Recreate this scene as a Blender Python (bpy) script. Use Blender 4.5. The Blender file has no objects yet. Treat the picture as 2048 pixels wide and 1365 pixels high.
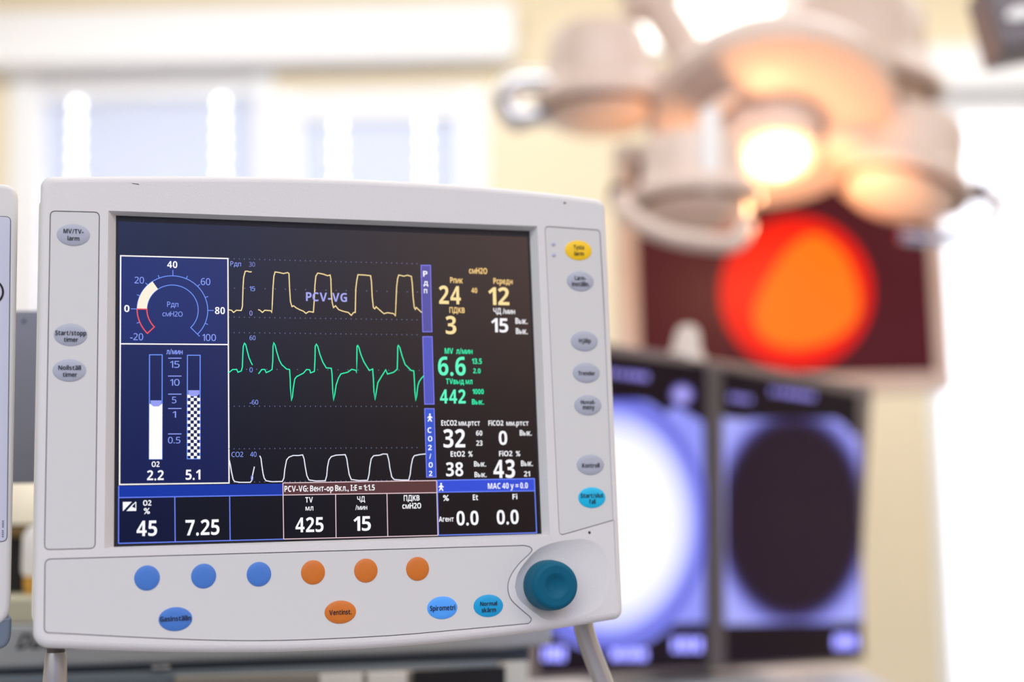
import bpy, bmesh, math, random
from mathutils import Vector, Matrix
random.seed(4)
S = bpy.context.scene
COL = S.collection

# ------------------------------------------------------------------ camera, world, lights, exposure
FPX = 2844.4                       # focal length in pixels of the 2048 px wide frame (50 mm on 36 mm)
CAM = Vector((0.0, 0.0, 1.35))
PITCH, ROLL = math.radians(6.0), math.radians(1.1)
FW = Vector((0, math.cos(PITCH), math.sin(PITCH)))
UP0 = Vector((0, -math.sin(PITCH), math.cos(PITCH)))
UP = UP0*math.cos(ROLL) + Vector((1, 0, 0))*math.sin(ROLL)
RT = Vector((1, 0, 0))*math.cos(ROLL) - UP0*math.sin(ROLL)
cd = bpy.data.cameras.new('camera'); cam = bpy.data.objects.new('camera', cd); COL.objects.link(cam)
cam.matrix_world = Matrix((
    (RT.x, UP.x, -FW.x, CAM.x), (RT.y, UP.y, -FW.y, CAM.y), (RT.z, UP.z, -FW.z, CAM.z), (0, 0, 0, 1)))
cd.sensor_width = 36; cd.lens = 50; cd.clip_start = 0.02; cd.clip_end = 50
cd.dof.use_dof = True; cd.dof.focus_distance = 0.825; cd.dof.aperture_fstop = 2.55; cd.dof.aperture_blades = 0
S.camera = cam
S.view_settings.view_transform = 'Standard'; S.view_settings.look = 'None'
S.view_settings.exposure = 0.0; S.view_settings.gamma = 1.0; S.view_settings.use_curve_mapping = False


def lin(c):
    return tuple(((v/255)/12.92 if v/255 <= 0.04045 else ((v/255+0.055)/1.055)**2.4) for v in c)


# world fill from the open side; blue and warm bands added for screen reflections
w = bpy.data.worlds.new('world'); S.world = w; w.use_nodes = True
nt = w.node_tree; N = nt.nodes; L = nt.links; N.clear()
tc = N.new('ShaderNodeTexCoord'); sep = N.new('ShaderNodeSeparateXYZ'); L.new(tc.outputs['Generated'], sep.inputs[0])
rx = N.new('ShaderNodeValToRGB'); rx.color_ramp.interpolation = 'EASE'
mx = N.new('ShaderNodeMapRange'); mx.inputs['From Min'].default_value = -1; mx.inputs['From Max'].default_value = 1
L.new(sep.outputs['X'], mx.inputs['Value']); L.new(mx.outputs[0], rx.inputs[0])
e = rx.color_ramp.elements
e[0].position = 0.0; e[0].color = (0.96, 0.99, 1.01, 1)
e[1].position = 1.0; e[1].color = (1.0, 0.93, 0.90, 1)
for p, c in ((0.52, (0.96, 0.99, 1.01)), (0.61, (0.30, 0.50, 1.50)), (0.675, (0.34, 0.46, 1.15)), (0.735, (0.66, 0.58, 0.58)), (0.80, (1.35, 0.80, 0.60)), (0.87, (1.05, 0.96, 0.94))):
    k = e.new(p); k.color = (*c, 1)
rz = N.new('ShaderNodeValToRGB'); rz.color_ramp.interpolation = 'EASE'
mz = N.new('ShaderNodeMapRange'); mz.inputs['From Min'].default_value = -1; mz.inputs['From Max'].default_value = 1
L.new(sep.outputs['Z'], mz.inputs['Value']); L.new(mz.outputs[0], rz.inputs[0])
e = rz.color_ramp.elements
e[0].position = 0.0; e[0].color = (0.30, 0.30, 0.30, 1)
e[1].position = 1.0; e[1].color = (1.6, 1.6, 1.6, 1)
for p, v in ((0.47, 0.20), (0.535, 0.13), (0.62, 1.0), (0.70, 1.55)):
    k = e.new(p); k.color = (v, v, v, 1)
mm = N.new('ShaderNodeMix'); mm.data_type = 'RGBA'; mm.blend_type = 'MULTIPLY'; mm.inputs['Factor'].default_value = 1
L.new(rx.outputs[0], mm.inputs['A']); L.new(rz.outputs[0], mm.inputs['B'])
bg = N.new('ShaderNodeBackground'); bg.inputs['Strength'].default_value = 1.32
L.new(mm.outputs['Result'], bg.inputs['Color'])
wo = N.new('ShaderNodeOutputWorld'); L.new(bg.outputs[0], wo.inputs['Surface'])


def area(name, loc, direction, sx, sy, power, color=(1, 1, 1)):
    d = bpy.data.lights.new(name, 'AREA'); d.shape = 'RECTANGLE'; d.size = sx; d.size_y = sy
    d.energy = power; d.color = color
    o = bpy.data.objects.new(name, d); COL.objects.link(o); o.location = loc
    o.rotation_euler = Vector(direction).to_track_quat('-Z', 'Y').to_euler()
    return o


WALL_Y = 4.05
area('ceiling_fill_front', (0.2, -0.25, 2.84), (0, 0.25, -1), 3.0, 0.6, 20, (0.98, 1.0, 0.98))  # added fill light, out of view, to brighten the monitor front
area('ceiling_fill_middle', (0.7, 1.35, 2.84), (0, 0.1, -1), 2.6, 0.5, 21, (1.0, 0.98, 0.98))  # unseen fill, added to lift the surgical lamp tops and the machine
area('ceiling_fill_rear', (0.1, 3.05, 2.84), (0, 0.35, -1), 3.8, 0.7, 50, (0.95, 0.97, 1.0))  # unseen fill added near the back wall to brighten its upper part
area('daylight_window_one', (-1.03, WALL_Y+0.30, 1.85), (0, -1, 0), 0.86, 1.5, 25, (0.93, 0.95, 1.0))
area('daylight_window_two', (-0.34, WALL_Y+0.22, 1.80), (0, -1, 0), 0.66, 1.5, 16, (0.93, 0.95, 1.0))
area('daylight_window_three', (1.58, WALL_Y+0.22, 1.65), (0, -1, 0), 0.95, 1.9, 46, (0.92, 0.95, 1.0))


# ------------------------------------------------------------------ materials
def mat(name, rgb, rough=0.5, metal=0.0, spec=0.5, bump=0.0, bscale=900, var=0.0, coat=0.0):
    m = bpy.data.materials.new(name); m.use_nodes = True
    n = m.node_tree.nodes; l = m.node_tree.links; b = n['Principled BSDF']
    b.inputs['Base Color'].default_value = (*lin(rgb), 1)
    b.inputs['Roughness'].default_value = rough; b.inputs['Metallic'].default_value = metal
    b.inputs['Specular IOR Level'].default_value = spec
    b.inputs['Coat Weight'].default_value = coat
    if bump or var:
        t = n.new('ShaderNodeTexCoord'); z = n.new('ShaderNodeTexNoise')
        z.inputs['Scale'].default_value = bscale; z.inputs['Detail'].default_value = 3
        l.new(t.outputs['Object'], z.inputs['Vector'])
        if bump:
            bm_ = n.new('ShaderNodeBump'); bm_.inputs['Strength'].default_value = bump; bm_.inputs['Distance'].default_value = 0.0006
            l.new(z.outputs['Fac'], bm_.inputs['Height']); l.new(bm_.outputs[0], b.inputs['Normal'])
        if var:
            z2 = n.new('ShaderNodeTexNoise'); z2.inputs['Scale'].default_value = 3.0; z2.inputs['Detail'].default_value = 4
            l.new(t.outputs['Object'], z2.inputs['Vector'])
            r = n.new('ShaderNodeValToRGB'); c = lin(rgb)
            r.color_ramp.elements[0].color = (*[v*(1-var) for v in c], 1); r.color_ramp.elements[1].color = (*[min(1, v*(1+var)) for v in c], 1)
            l.new(z2.outputs['Fac'], r.inputs[0]); l.new(r.outputs[0], b.inputs['Base Color'])
    return m


def glow(name, rgb, strength=1.0, base=(0, 0, 0), rough=0.32, spec=0.5):
    """a lit display pixel colour or a lamp: emits, with the gloss of the screen in front of it"""
    m = bpy.data.materials.new(name); m.use_nodes = True
    b = m.node_tree.nodes['Principled BSDF']
    b.inputs['Base Color'].default_value = (*lin(base), 1); b.inputs['Roughness'].default_value = rough
    b.inputs['Specular IOR Level'].default_value = spec
    b.inputs['Emission Color'].default_value = (*lin(rgb), 1); b.inputs['Emission Strength'].default_value = strength
    return m


def radial(name, stops, strength=1.0):
    """picture content of a display: a soft round blob, in the object's own -1..1 coordinates"""
    m = bpy.data.materials.new(name); m.use_nodes = True
    n = m.node_tree.nodes; l = m.node_tree.links; b = n['Principled BSDF']
    b.inputs['Base Color'].default_value = (0, 0, 0, 1); b.inputs['Roughness'].default_value = 0.4; b.inputs['Specular IOR Level'].default_value = 0.12
    uv = n.new('ShaderNodeUVMap'); uv.uv_map = 'disc'
    ln = n.new('ShaderNodeVectorMath'); ln.operation = 'LENGTH'; l.new(uv.outputs[0], ln.inputs[0])
    r = n.new('ShaderNodeValToRGB'); l.new(ln.outputs['Value'], r.inputs[0])
    r.color_ramp.elements[0].position = stops[0][0]; r.color_ramp.elements[0].color = (*lin(stops[0][1]), 1)
    r.color_ramp.elements[1].position = stops[-1][0]; r.color_ramp.elements[1].color = (*lin(stops[-1][1]), 1)
    for p, c in stops[1:-1]:
        k = r.color_ramp.elements.new(p); k.color = (*lin(c), 1)
    l.new(r.outputs[0], b.inputs['Emission Color']); b.inputs['Emission Strength'].default_value = strength
    return m


def translucent(name, rgb, trans):
    m = bpy.data.materials.new(name); m.use_nodes = True
    n = m.node_tree.nodes; l = m.node_tree.links; n.clear()
    d = n.new('ShaderNodeBsdfDiffuse'); d.inputs[0].default_value = (*lin(rgb), 1)
    t = n.new('ShaderNodeBsdfTranslucent'); t.inputs[0].default_value = (*lin(rgb), 1)
    x = n.new('ShaderNodeMixShader'); x.inputs[0].default_value = trans
    o = n.new('ShaderNodeOutputMaterial')
    l.new(d.outputs[0], x.inputs[1]); l.new(t.outputs[0], x.inputs[2]); l.new(x.outputs[0], o.inputs[0])
    return m


M = dict(
    shell=mat('white_textured_plastic', (226, 223, 221), 0.55, bump=0.35, bscale=1400, spec=0.35),
    shell2=mat('white_device_plastic', (224, 222, 217), 0.5, spec=0.35, bump=0.15, bscale=1400),
    rear=mat('cream_plastic', (232, 224, 205), 0.5),
    panel=mat('keypad_film', (218, 217, 214), 0.45, spec=0.4),
    groove=mat('groove_grey', (92, 96, 104), 0.7),
    bluepanel=mat('blue_grey_film', (206, 208, 222), 0.45),
    black=mat('black_plastic', (9, 9, 11), 0.45),
    blackmark=mat('dark_print', (16, 14, 18), 0.6),
    greykey=mat('grey_key', (176, 180, 193), 0.42),
    bluekey=mat('blue_key', (70, 124, 204), 0.45),
    orangekey=mat('orange_key', (212, 116, 32), 0.45),
    skykey=mat('sky_blue_key', (80, 166, 255), 0.45),
    cyankey=mat('cyan_key', (0, 160, 216), 0.45),
    turqkey=mat('turquoise_key', (0, 190, 232), 0.45),
    yellowkey=mat('yellow_key', (255, 206, 0), 0.45),
    knob=mat('teal_rubber', (0, 92, 120), 0.55, spec=0.2),
    led=mat('led_lens', (196, 194, 214), 0.25),
    leg=mat('grey_painted_metal', (176, 172, 172), 0.32, metal=0.35, coat=0.3),
    collar=mat('brown_collar', (78, 70, 66), 0.5),
    plate=mat('grey_plate', (126, 130, 148), 0.5, bump=0.2),
    machine=mat('machine_grey', (172, 177, 184), 0.5),
    machinedark=mat('machine_dark', (44, 54, 66), 0.45),
    slate=mat('slate_grey', (112, 124, 138), 0.45),
    greige=mat('greige_plastic', (150, 146, 140), 0.5),
    postm=mat('pale_post', (206, 206, 198), 0.45),
    silver=mat('chrome', (232, 232, 236), 0.18, metal=1.0),
    wall=mat('cream_paint', (242, 227, 198), 0.8, var=0.03, spec=0.2),
    ceil=mat('ceiling_paint', (246, 236, 214), 0.8, spec=0.2),
    floor=mat('vinyl_floor', (150, 156, 160), 0.35, var=0.08),
    white=mat('white_paint', (246, 246, 248), 0.5, spec=0.3),
    frame=mat('window_white', (246, 247, 250), 0.45, spec=0.3),
    bezel=mat('monitor_bezel', (128, 116, 116), 0.5),
    bezelw=mat('monitor_bezel_white', (212, 200, 192), 0.5),
    lampbody=mat('lamp_enamel', (224, 204, 194), 0.45, coat=0.1),
    lampring=mat('lamp_grey_ring', (168, 132, 112), 0.45),
    lens=mat('lamp_lens', (236, 214, 200), 0.2),
    lampdark=mat('lamp_joint', (86, 66, 66), 0.5),
    darkgrey=mat('dark_grey_housing', (112, 104, 112), 0.5),
    gold=mat('gold_cap', (216, 160, 60), 0.4),
    steel=mat('brushed_steel', (214, 208, 196), 0.3, metal=0.8),
    brown=mat('brown_bowl', (150, 122, 78), 0.5),
    olive=mat('pale_olive', (196, 194, 172), 0.6),
)
BLIND = translucent('blind_slat', (198, 203, 216), 0.07)
BLINDW = translucent('blind_slat_white', (244, 245, 250), 0.28)
gl = bpy.data.materials.new('window_glass'); gl.use_nodes = True
b_ = gl.node_tree.nodes['Principled BSDF']; b_.inputs['Transmission Weight'].default_value = 1; b_.inputs['Roughness'].default_value = 0.0
b_.inputs['IOR'].default_value = 1.01; b_.inputs['Specular IOR Level'].default_value = 0.2
M['glass'] = gl

# ------------------------------------------------------------------ helpers


def link(name, me, m=None, parent=None, loc=None):
    o = bpy.data.objects.new(name, me); COL.objects.link(o)
    if m:
        me.materials.clear(); me.materials.append(m)
    if parent:
        o.parent = parent
    if loc:
        o.location = loc
    return o


def mesh(name, v, f, m=None, parent=None, smooth=False, loc=None):
    me = bpy.data.meshes.new(name); me.from_pydata([tuple(p) for p in v], [], f); me.update()
    bm = bmesh.new(); bm.from_mesh(me); bmesh.ops.recalc_face_normals(bm, faces=bm.faces); bm.to_mesh(me); bm.free()
    if smooth:
        me.shade_smooth()
        try:
            me.set_sharp_from_angle(angle=math.radians(38))
        except Exception:
            pass
        for p in me.polygons:
            if abs(p.normal.z) > 0.9995:
                p.use_smooth = False
    return link(name, me, m, parent, loc)


class MB:
    def __init__(s):
        s.v = []; s.f = []

    def add(s, v, f):
        k = len(s.v); s.v += [tuple(p) for p in v]; s.f += [tuple(i+k for i in q) for q in f]

    def box(s, x0, y0, z0, x1, y1, z1):
        s.add([(x0, y0, z0), (x1, y0, z0), (x1, y1, z0), (x0, y1, z0), (x0, y0, z1), (x1, y0, z1), (x1, y1, z1), (x0, y1, z1)],
              [(0, 3, 2, 1), (4, 5, 6, 7), (0, 1, 5, 4), (1, 2, 6, 5), (2, 3, 7, 6), (3, 0, 4, 7)])

    def prism(s, outline, z0, z1, r=0.0, seg=4, rb=0.0):
        """outline CCW in xy; front (z1) edge rounded by r, back (z0) edge by rb"""
        rings = []
        if rb:
            for k in range(seg+1):
                a = math.pi/2*k/seg
                rings.append((inset(outline, rb*(1-math.sin(a))), z0+rb*(1-math.cos(a))))
        else:
            rings.append((outline, z0))
        if r:
            for k in range(seg+1):
                a = math.pi/2*k/seg
                rings.append((inset(outline, r*(1-math.cos(a))), z1-r*(1-math.sin(a))))
        else:
            rings.append((outline, z1))
        n = len(outline); k0 = len(s.v)
        for o, z in rings:
            s.v += [(x, y, z) for x, y in o]
        for i in range(len(rings)-1):
            for j in range(n):
                a = k0+i*n+j; b = k0+i*n+(j+1) % n
                s.f.append((a, b, b+n, a+n))
        s.f.append(tuple(k0+j for j in reversed(range(n))))
        s.f.append(tuple(k0+(len(rings)-1)*n+j for j in range(n)))

    def lathe(s, prof, seg=48, T=None):
        k0 = len(s.v); n = len(prof)
        for i in range(seg):
            a = 2*math.pi*i/seg
            for r, z in prof:
                p = Vector((r*math.cos(a), r*math.sin(a), z))
                s.v.append(tuple(T @ p if T else p))
        for i in range(seg):
            for j in range(n-1):
                a = k0+i*n+j; b = k0+((i+1) % seg)*n+j
                s.f.append((a, b, b+1, a+1))

    def tube(s, pts, rad, seg=14, cap=True):
        pts = [Vector(p) for p in pts]; k0 = len(s.v); n = len(pts)
        rads = rad if isinstance(rad, (list, tuple)) else [rad]*n
        t0 = (pts[1]-pts[0]).normalized(); nrm = t0.orthogonal().normalized()
        for i, p in enumerate(pts):
            t = (pts[min(i+1, n-1)]-pts[max(i-1, 0)]).normalized()
            nrm = (nrm - t*nrm.dot(t)).normalized(); bn = t.cross(nrm)
            for j in range(seg):
                a = 2*math.pi*j/seg
                s.v.append(tuple(p + (nrm*math.cos(a)+bn*math.sin(a))*rads[i]))
        for i in range(n-1):
            for j in range(seg):
                a = k0+i*seg+j; b = k0+i*seg+(j+1) % seg
                s.f.append((a, b, b+seg, a+seg))
        if cap:
            s.f.append(tuple(k0+j for j in reversed(range(seg)))); s.f.append(tuple(k0+(n-1)*seg+j for j in range(seg)))

    def build(s, name, m, parent=None, smooth=False, loc=None):
        return mesh(name, s.v, s.f, m, parent, smooth, loc)


def inset(o, d):
    if abs(d) < 1e-9:
        return list(o)
    n = len(o); out = []
    for i in range(n):
        p0 = Vector(o[i-1]); p = Vector(o[i]); p1 = Vector(o[(i+1) % n])
        a = (p-p0); b = (p1-p)
        if a.length < 1e-9 or b.length < 1e-9:
            out.append(tuple(p)); continue
        a.normalize(); b.normalize()
        na = Vector((-a.y, a.x)); nb = Vector((-b.y, b.x)); m_ = na+nb
        m_.normalize(); c = max(0.4, m_.dot(na))
        out.append(tuple(p + m_*d/c))
    return out


def rpoly(pts, n=6):
    """rounded polygon: pts = (x, y, radius) CCW"""
    out = []; k = len(pts)
    for i in range(k):
        p = Vector(pts[i][:2]); r = pts[i][2]
        if r <= 0:
            out.append(tuple(p)); continue
        a = (Vector(pts[i-1][:2])-p); b = (Vector(pts[(i+1) % k][:2])-p)
        la, lb = a.length, b.length; a.normalize(); b.normalize()
        ang = a.angle(b); d = min(r/math.tan(ang/2), la*0.49, lb*0.49)
        p0 = p+a*d; p2 = p+b*d
        for j in range(n+1):
            t = j/n
            out.append(tuple(p0*(1-t)**2 + p*2*t*(1-t) + p2*t*t))
    return out


def rrect(x0, y0, x1, y1, r, n=6):
    return rpoly([(x0, y0, r), (x1, y0, r), (x1, y1, r), (x0, y1, r)], n)


def ellipse(cx, cy, rx, ry, n=48):
    return [(cx+rx*math.cos(2*math.pi*i/n), cy+ry*math.sin(2*math.pi*i/n)) for i in range(n)]


def smoothline(pts, n=8):
    P = [Vector(p) for p in pts]; out = []
    for i in range(len(P)-1):
        p0 = P[max(i-1, 0)]; p1 = P[i]; p2 = P[i+1]; p3 = P[min(i+2, len(P)-1)]
        for k in range(n):
            t = k/n
            out.append(0.5*((2*p1)+(p2-p0)*t+(2*p0-5*p1+4*p2-p3)*t*t+(3*p1-p0-3*p2+p3)*t**3))
    out.append(P[-1]); return out


def ray(px, py):
    return RT*((px-1024)/FPX) + UP*(-(py-682.5)/FPX) + FW


def at(px, py, depth):
    return CAM + ray(px, py)*depth


def at_y(px, py, y):
    r = ray(px, py); return CAM + r*((y-CAM.y)/r.y)


class Plane:
    """a flat thing standing in the room: origin, horizontal u, upward v, normal towards the viewer"""
    def __init__(s, o, u, v):
        s.o = Vector(o); s.u = Vector(u).normalized(); v = Vector(v); s.v = (v-s.u*v.dot(s.u)).normalized(); s.n = s.u.cross(s.v)

    def px(s, a, b, z=0.0):
        r = ray(a, b); k = (s.o+s.n*z-CAM).dot(s.n)/r.dot(s.n); d = CAM+r*k-s.o
        return (d.dot(s.u), d.dot(s.v))

    def matrix(s):
        return Matrix(((s.u.x, s.v.x, s.n.x, s.o.x), (s.u.y, s.v.y, s.n.y, s.o.y), (s.u.z, s.v.z, s.n.z, s.o.z), (0, 0, 0, 1)))


def thing(name, label, cat, matrix=None, loc=None, group=None):
    o = bpy.data.objects.new(name, None); COL.objects.link(o); o.empty_display_size = 0.05
    if matrix is not None:
        o.matrix_world = matrix
    if loc is not None:
        o.location = loc
    return tag(o, label, cat, group)


def tag(o, label, cat, group=None):
    o['label'] = label; o['category'] = cat
    if group:
        o['group'] = group
    return o


def struct(o):
    o['kind'] = 'structure'; return o


GLYPHS = {}
LOOKALIKE = {'А': 'A', 'В': 'B', 'Е': 'E', 'К': 'K', 'М': 'M', 'Н': 'H', 'О': 'O', 'Р': 'P', 'С': 'C', 'Т': 'T', 'а': 'a', 'е': 'e', 'о': 'o', 'р': 'p', 'с': 'c', 'у': 'y'}


def raw_glyph(ch, bold):
    o = ord(ch); off = 0.0; mapped = ch
    if 48 <= o <= 57:
        mapped = chr((0x1D7EC if bold else 0x1D7E2)+o-48)
    elif 65 <= o <= 90:
        mapped = chr((0x1D5D4 if bold else 0x1D5A0)+o-65)
    elif 97 <= o <= 122:
        mapped = chr((0x1D5EE if bold else 0x1D5BA)+o-97)
    elif bold:
        off = 0.02
    c = bpy.data.curves.new('lettering', 'FONT'); c.body = mapped; c.resolution_u = 3; c.offset = off
    ob = bpy.data.objects.new('lettering', c); COL.objects.link(ob)
    dg = bpy.context.evaluated_depsgraph_get(); dg.update()
    me = bpy.data.meshes.new_from_object(ob.evaluated_get(dg))
    v = [(p.co.x, p.co.y) for p in me.vertices]; f = [tuple(p.vertices) for p in me.polygons]
    bpy.data.objects.remove(ob); bpy.data.curves.remove(c); bpy.data.meshes.remove(me)
    return v, f


def glyph(ch, bold):
    """outline of one character, moved to start at x = 0"""
    if (ch, bold) in GLYPHS:
        return GLYPHS[(ch, bold)]
    k = LOOKALIKE.get(ch, ch); xh = 0.755
    if k in 'нми':
        v, f = raw_glyph({'н': 'H', 'м': 'M', 'и': 'N'}[k], bold)
        v = [((-x if k == 'и' else x)*0.86, y*xh) for x, y in v]
    elif k == 'ы':
        t = 0.135 if bold else 0.085; v = []; f = []
        def bar(x0, y0, x1, y1):
            n = len(v); v.extend([(x0, y0), (x1, y0), (x1, y1), (x0, y1)]); f.append((n, n+1, n+2, n+3))
        bar(0, 0, t, 0.54); bar(0.56, 0, 0.56+t, 0.54)
        n = len(v); outer = [(t, 0.34)]+[(0.24+0.18*math.cos(a), 0.17+0.17*math.sin(a)) for a in [math.pi/2-math.pi*q/10 for q in range(11)]]+[(t, 0.0)]
        inner = [(t, 0.34-t*0.8)]+[(0.24+(0.18-t)*math.cos(a), 0.17+(0.17-t*0.8)*math.sin(a)) for a in [math.pi/2-math.pi*q/10 for q in range(11)]]+[(t, t*0.8)]
        v.extend(outer+inner); m_ = len(outer); f.extend([(n+q, n+q+1, n+m_+q+1, n+m_+q) for q in range(m_-1)])
    elif k == 'ä':
        v, f = raw_glyph('a', bold); v = list(v); f = list(f); cx_ = (min(p[0] for p in v)+max(p[0] for p in v))/2; r_ = 0.075 if bold else 0.055
        for sx_ in (-0.13, 0.13):
            n = len(v); v.extend([(cx_+sx_-r_, 0.67-r_), (cx_+sx_+r_, 0.67-r_), (cx_+sx_+r_, 0.67+r_), (cx_+sx_-r_, 0.67+r_)]); f.append((n, n+1, n+2, n+3))
    else:
        v, f = raw_glyph(k, bold)
    x0 = min(p[0] for p in v); x1 = max(p[0] for p in v)
    GLYPHS[(ch, bold)] = ([(x-x0, y) for x, y in v], f, x1-x0)
    return GLYPHS[(ch, bold)]


def text_mesh(body, bold=0.0):
    bold = bold > 0.0; x = 0.0; vs = []; fs = []
    for ch in body:
        if ch == ' ':
            x += 0.22; continue
        v, f, wd = glyph(ch, bold); n = len(vs)
        vs += [(p[0]+x, p[1], 0.0) for p in v]; fs += [tuple(q+n for q in g) for g in f]
        x += wd+(0.085 if ch not in '.,:' else 0.10)
    me = bpy.data.meshes.new('lettering'); me.from_pydata(vs, [], fs); me.update()
    return me


# ------------------------------------------------------------------ room shell
def wall_with_holes(name, x0, x1, z0, z1, y0, y1, holes, m):
    xs = sorted({x0, x1, *[h[0] for h in holes], *[h[1] for h in holes]}); zs = sorted({z0, z1, *[h[2] for h in holes], *[h[3] for h in holes]})
    mb = MB()
    for i in range(len(xs)-1):
        for j in range(len(zs)-1):
            cx, cz = (xs[i]+xs[i+1])/2, (zs[j]+zs[j+1])/2
            if any(h[0] < cx < h[1] and h[2] < cz < h[3] for h in holes):
                continue
            mb.box(xs[i], y0, zs[j], xs[i+1], y1, zs[j+1])
    return struct(mb.build(name, m))


ZC = 2.9
fl = MB(); fl.box(-2.6, -0.6, -0.06, 2.6, WALL_Y+0.15, 0.0); struct(fl.build('floor', M['floor']))
ce = MB(); ce.box(-2.6, -0.6, ZC, 2.6, WALL_Y+0.15, ZC+0.06); struct(ce.build('ceiling', M['ceil']))
wl = MB(); wl.box(-2.66, -0.6, 0, -2.6, WALL_Y+0.15, ZC); struct(wl.build('wall_left', M['wall']))
wr = MB(); wr.box(2.6, -0.6, 0, 2.66, WALL_Y+0.15, ZC); struct(wr.build('wall_right', M['wall']))
def wx(px, py=250):
    return at_y(px, py, WALL_Y).x


def wz(px, py):
    return at_y(px, py, WALL_Y).z


# openings in the back wall, measured on the wall plane
H1 = (wx(80), wx(516), 0.95, wz(300, 134))
H2 = (wx(596), wx(922), 0.95, wz(750, 180))
H3 = (wx(1872, 700), wx(2230, 700), 0.70, wz(2000, 190))
wall_with_holes('wall_back', -2.6, 2.6, 0, ZC, WALL_Y, WALL_Y+0.15, [H1, H2, H3], M['wall'])

for i, (h, fl_, fr_) in enumerate(((H1, 0.085, 0.045), (H2, 0.075, 0.075), (H3, 0.03, 0.05))):
    x0, x1, z0, z1 = h; y0 = WALL_Y-0.012; y1 = WALL_Y+0.13
    mb = MB()
    mb.box(x0-fl_, y0, z0-0.07, x0+0.004, y1, z1); mb.box(x1-0.004, y0, z0-0.07, x1+fr_, y1, z1)
    mb.box(x0+0.004, y0, z1-0.012, x1-0.004, y1, z1); mb.box(x0+0.004, y0, z0-0.07, x1-0.004, y1, z0+0.02)
    wn = struct(mb.build('window_%d' % (i+1), M['frame']))
    g = MB(); g.box(x0+0.005, WALL_Y+0.095, z0+0.021, x1-0.005, WALL_Y+0.1, z1-0.013); g.build('pane', M['glass'], wn)


def blind(x0, x1, zt, zb, y, cols, label, m, pitch=0.026, head=0.055):
    t = thing('window_blind', label, 'blind', loc=((x0+x1)/2, y, zb))
    cx = (x0+x1)/2
    hr = MB(); hr.box(x0-cx, -0.02, zt-zb-head, x1-cx, 0.02, zt-zb); hr.build('head_rail', M['white'], t)
    br = MB(); br.box(x0-cx, -0.012, 0, x1-cx, 0.012, 0.018); br.build('bottom_rail', M['white'], t)
    mb = MB(); z = zt-zb-head-0.015; k = 0; gap = 0.0085
    while z > 0.03:
        cuts = [x0-cx]
        if k % 2 == 0:
            for c in cols:
                cuts += [c-cx-gap, c-cx+gap]
        cuts.append(x1-cx); h = pitch*0.56
        for a, b in zip(cuts[::2], cuts[1::2]):
            # nearly closed slat, slightly crowned
            pr = [(-0.004, -h), (-0.0015, 0.0), (0.006, h)]
            v = [(a, p[0], z+p[1]) for p in pr]+[(b, p[0], z+p[1]) for p in pr]
            mb.add(v, [(0, 3, 4, 1), (1, 4, 5, 2)])
        z -= pitch; k += 1
    mb.build('slats', m, t, smooth=True)
    cd_ = MB()
    for c in cols:
        cd_.tube([(c-cx+0.014, -0.012, 0.01), (c-cx+0.014, -0.012, zt-zb-head)], 0.0012, 6)
    if cols:
        cd_.build('ladder_cord', M['white'], t)
    return t


BY = WALL_Y+0.022
def bx(px, py=300):
    return at_y(px, py, BY).x


blind(H1[0]+0.006, H1[1]-0.006, H1[3]-0.014, 0.97, BY, [bx(153), bx(442)], 'pale grey venetian blind in the larger window, beside the cream wall edge', BLIND, head=0.075)
blind(H2[0]+0.006, H2[1]-0.006, H2[3]-0.014, 0.97, BY, [bx(676), bx(848)], 'pale grey venetian blind in the narrower window, next to the surgical lamp', BLIND, head=0.068)
blind(H3[0]+0.006, H3[1]-0.006, H3[3]-0.014, 0.725, BY, [], 'bright white blind in the window beside the dark wall screen', BLINDW, head=0.05)

# long white box above the windows
p0 = at_y(-60, 15, 3.95); p1 = at_y(1032, 45, 3.95); zb = at_y(500, 125, 3.95).z; zt = at_y(500, 8, 3.95).z
t = thing('curtain_box', 'long white box fixed to the wall above the two blinds', 'pelmet', loc=((p0.x+p1.x)/2, WALL_Y-0.014, zb))
cx = (p0.x+p1.x)/2
mb = MB(); ol = rrect(p0.x-cx, 0, p1.x-cx, zt-zb, 0.035)
mb.prism(ol, 0.0, 0.09, r=0.02)
o = mb.build('box', M['white'], t, smooth=True); o.rotation_euler = (math.pi/2, 0, 0)

q0 = at_y(1815, 95, 3.95); q1 = at_y(2260, 95, 3.95); zb = H3[3]+0.004; zt = at_y(1930, 84, 3.95).z
t = thing('curtain_box', 'short white box fixed above the bright window beside the wall display', 'pelmet', loc=((q0.x+q1.x)/2, WALL_Y-0.014, zb))
cx = (q0.x+q1.x)/2
mb = MB(); mb.prism(rrect(q0.x-cx, 0, q1.x-cx, zt-zb, 0.015), 0.0, 0.07, r=0.01)
o = mb.build('box', M['white'], t, smooth=True); o.rotation_euler = (math.pi/2, 0, 0)

# ------------------------------------------------------------------ main monitor
MO = CAM + Vector((-0.1054, 0.8388, 0.0661))
MP = Plane(MO, (0.9539, 0.3000, -0.0018), (-0.0078, 0.0309, 0.9995))
BASE = Vector((0.0, -0.245, -0.035))
mbase = MP.matrix() @ Matrix.Translation(BASE)
MON = thing('ventilator_monitor', 'white breathing monitor in sharp focus showing green, yellow and white curves', 'monitor', matrix=mbase)
OFF = -BASE
ZF = 0.006


def mpart(mb, name, m, parent=None, smooth=False):
    if parent is None:
        return mb.build(name, m, MON, smooth, OFF)
    return mb.build(name, m, parent, smooth)


def mm_(pts):
    return [(x/1000, y/1000) for x, y in pts]


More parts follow.
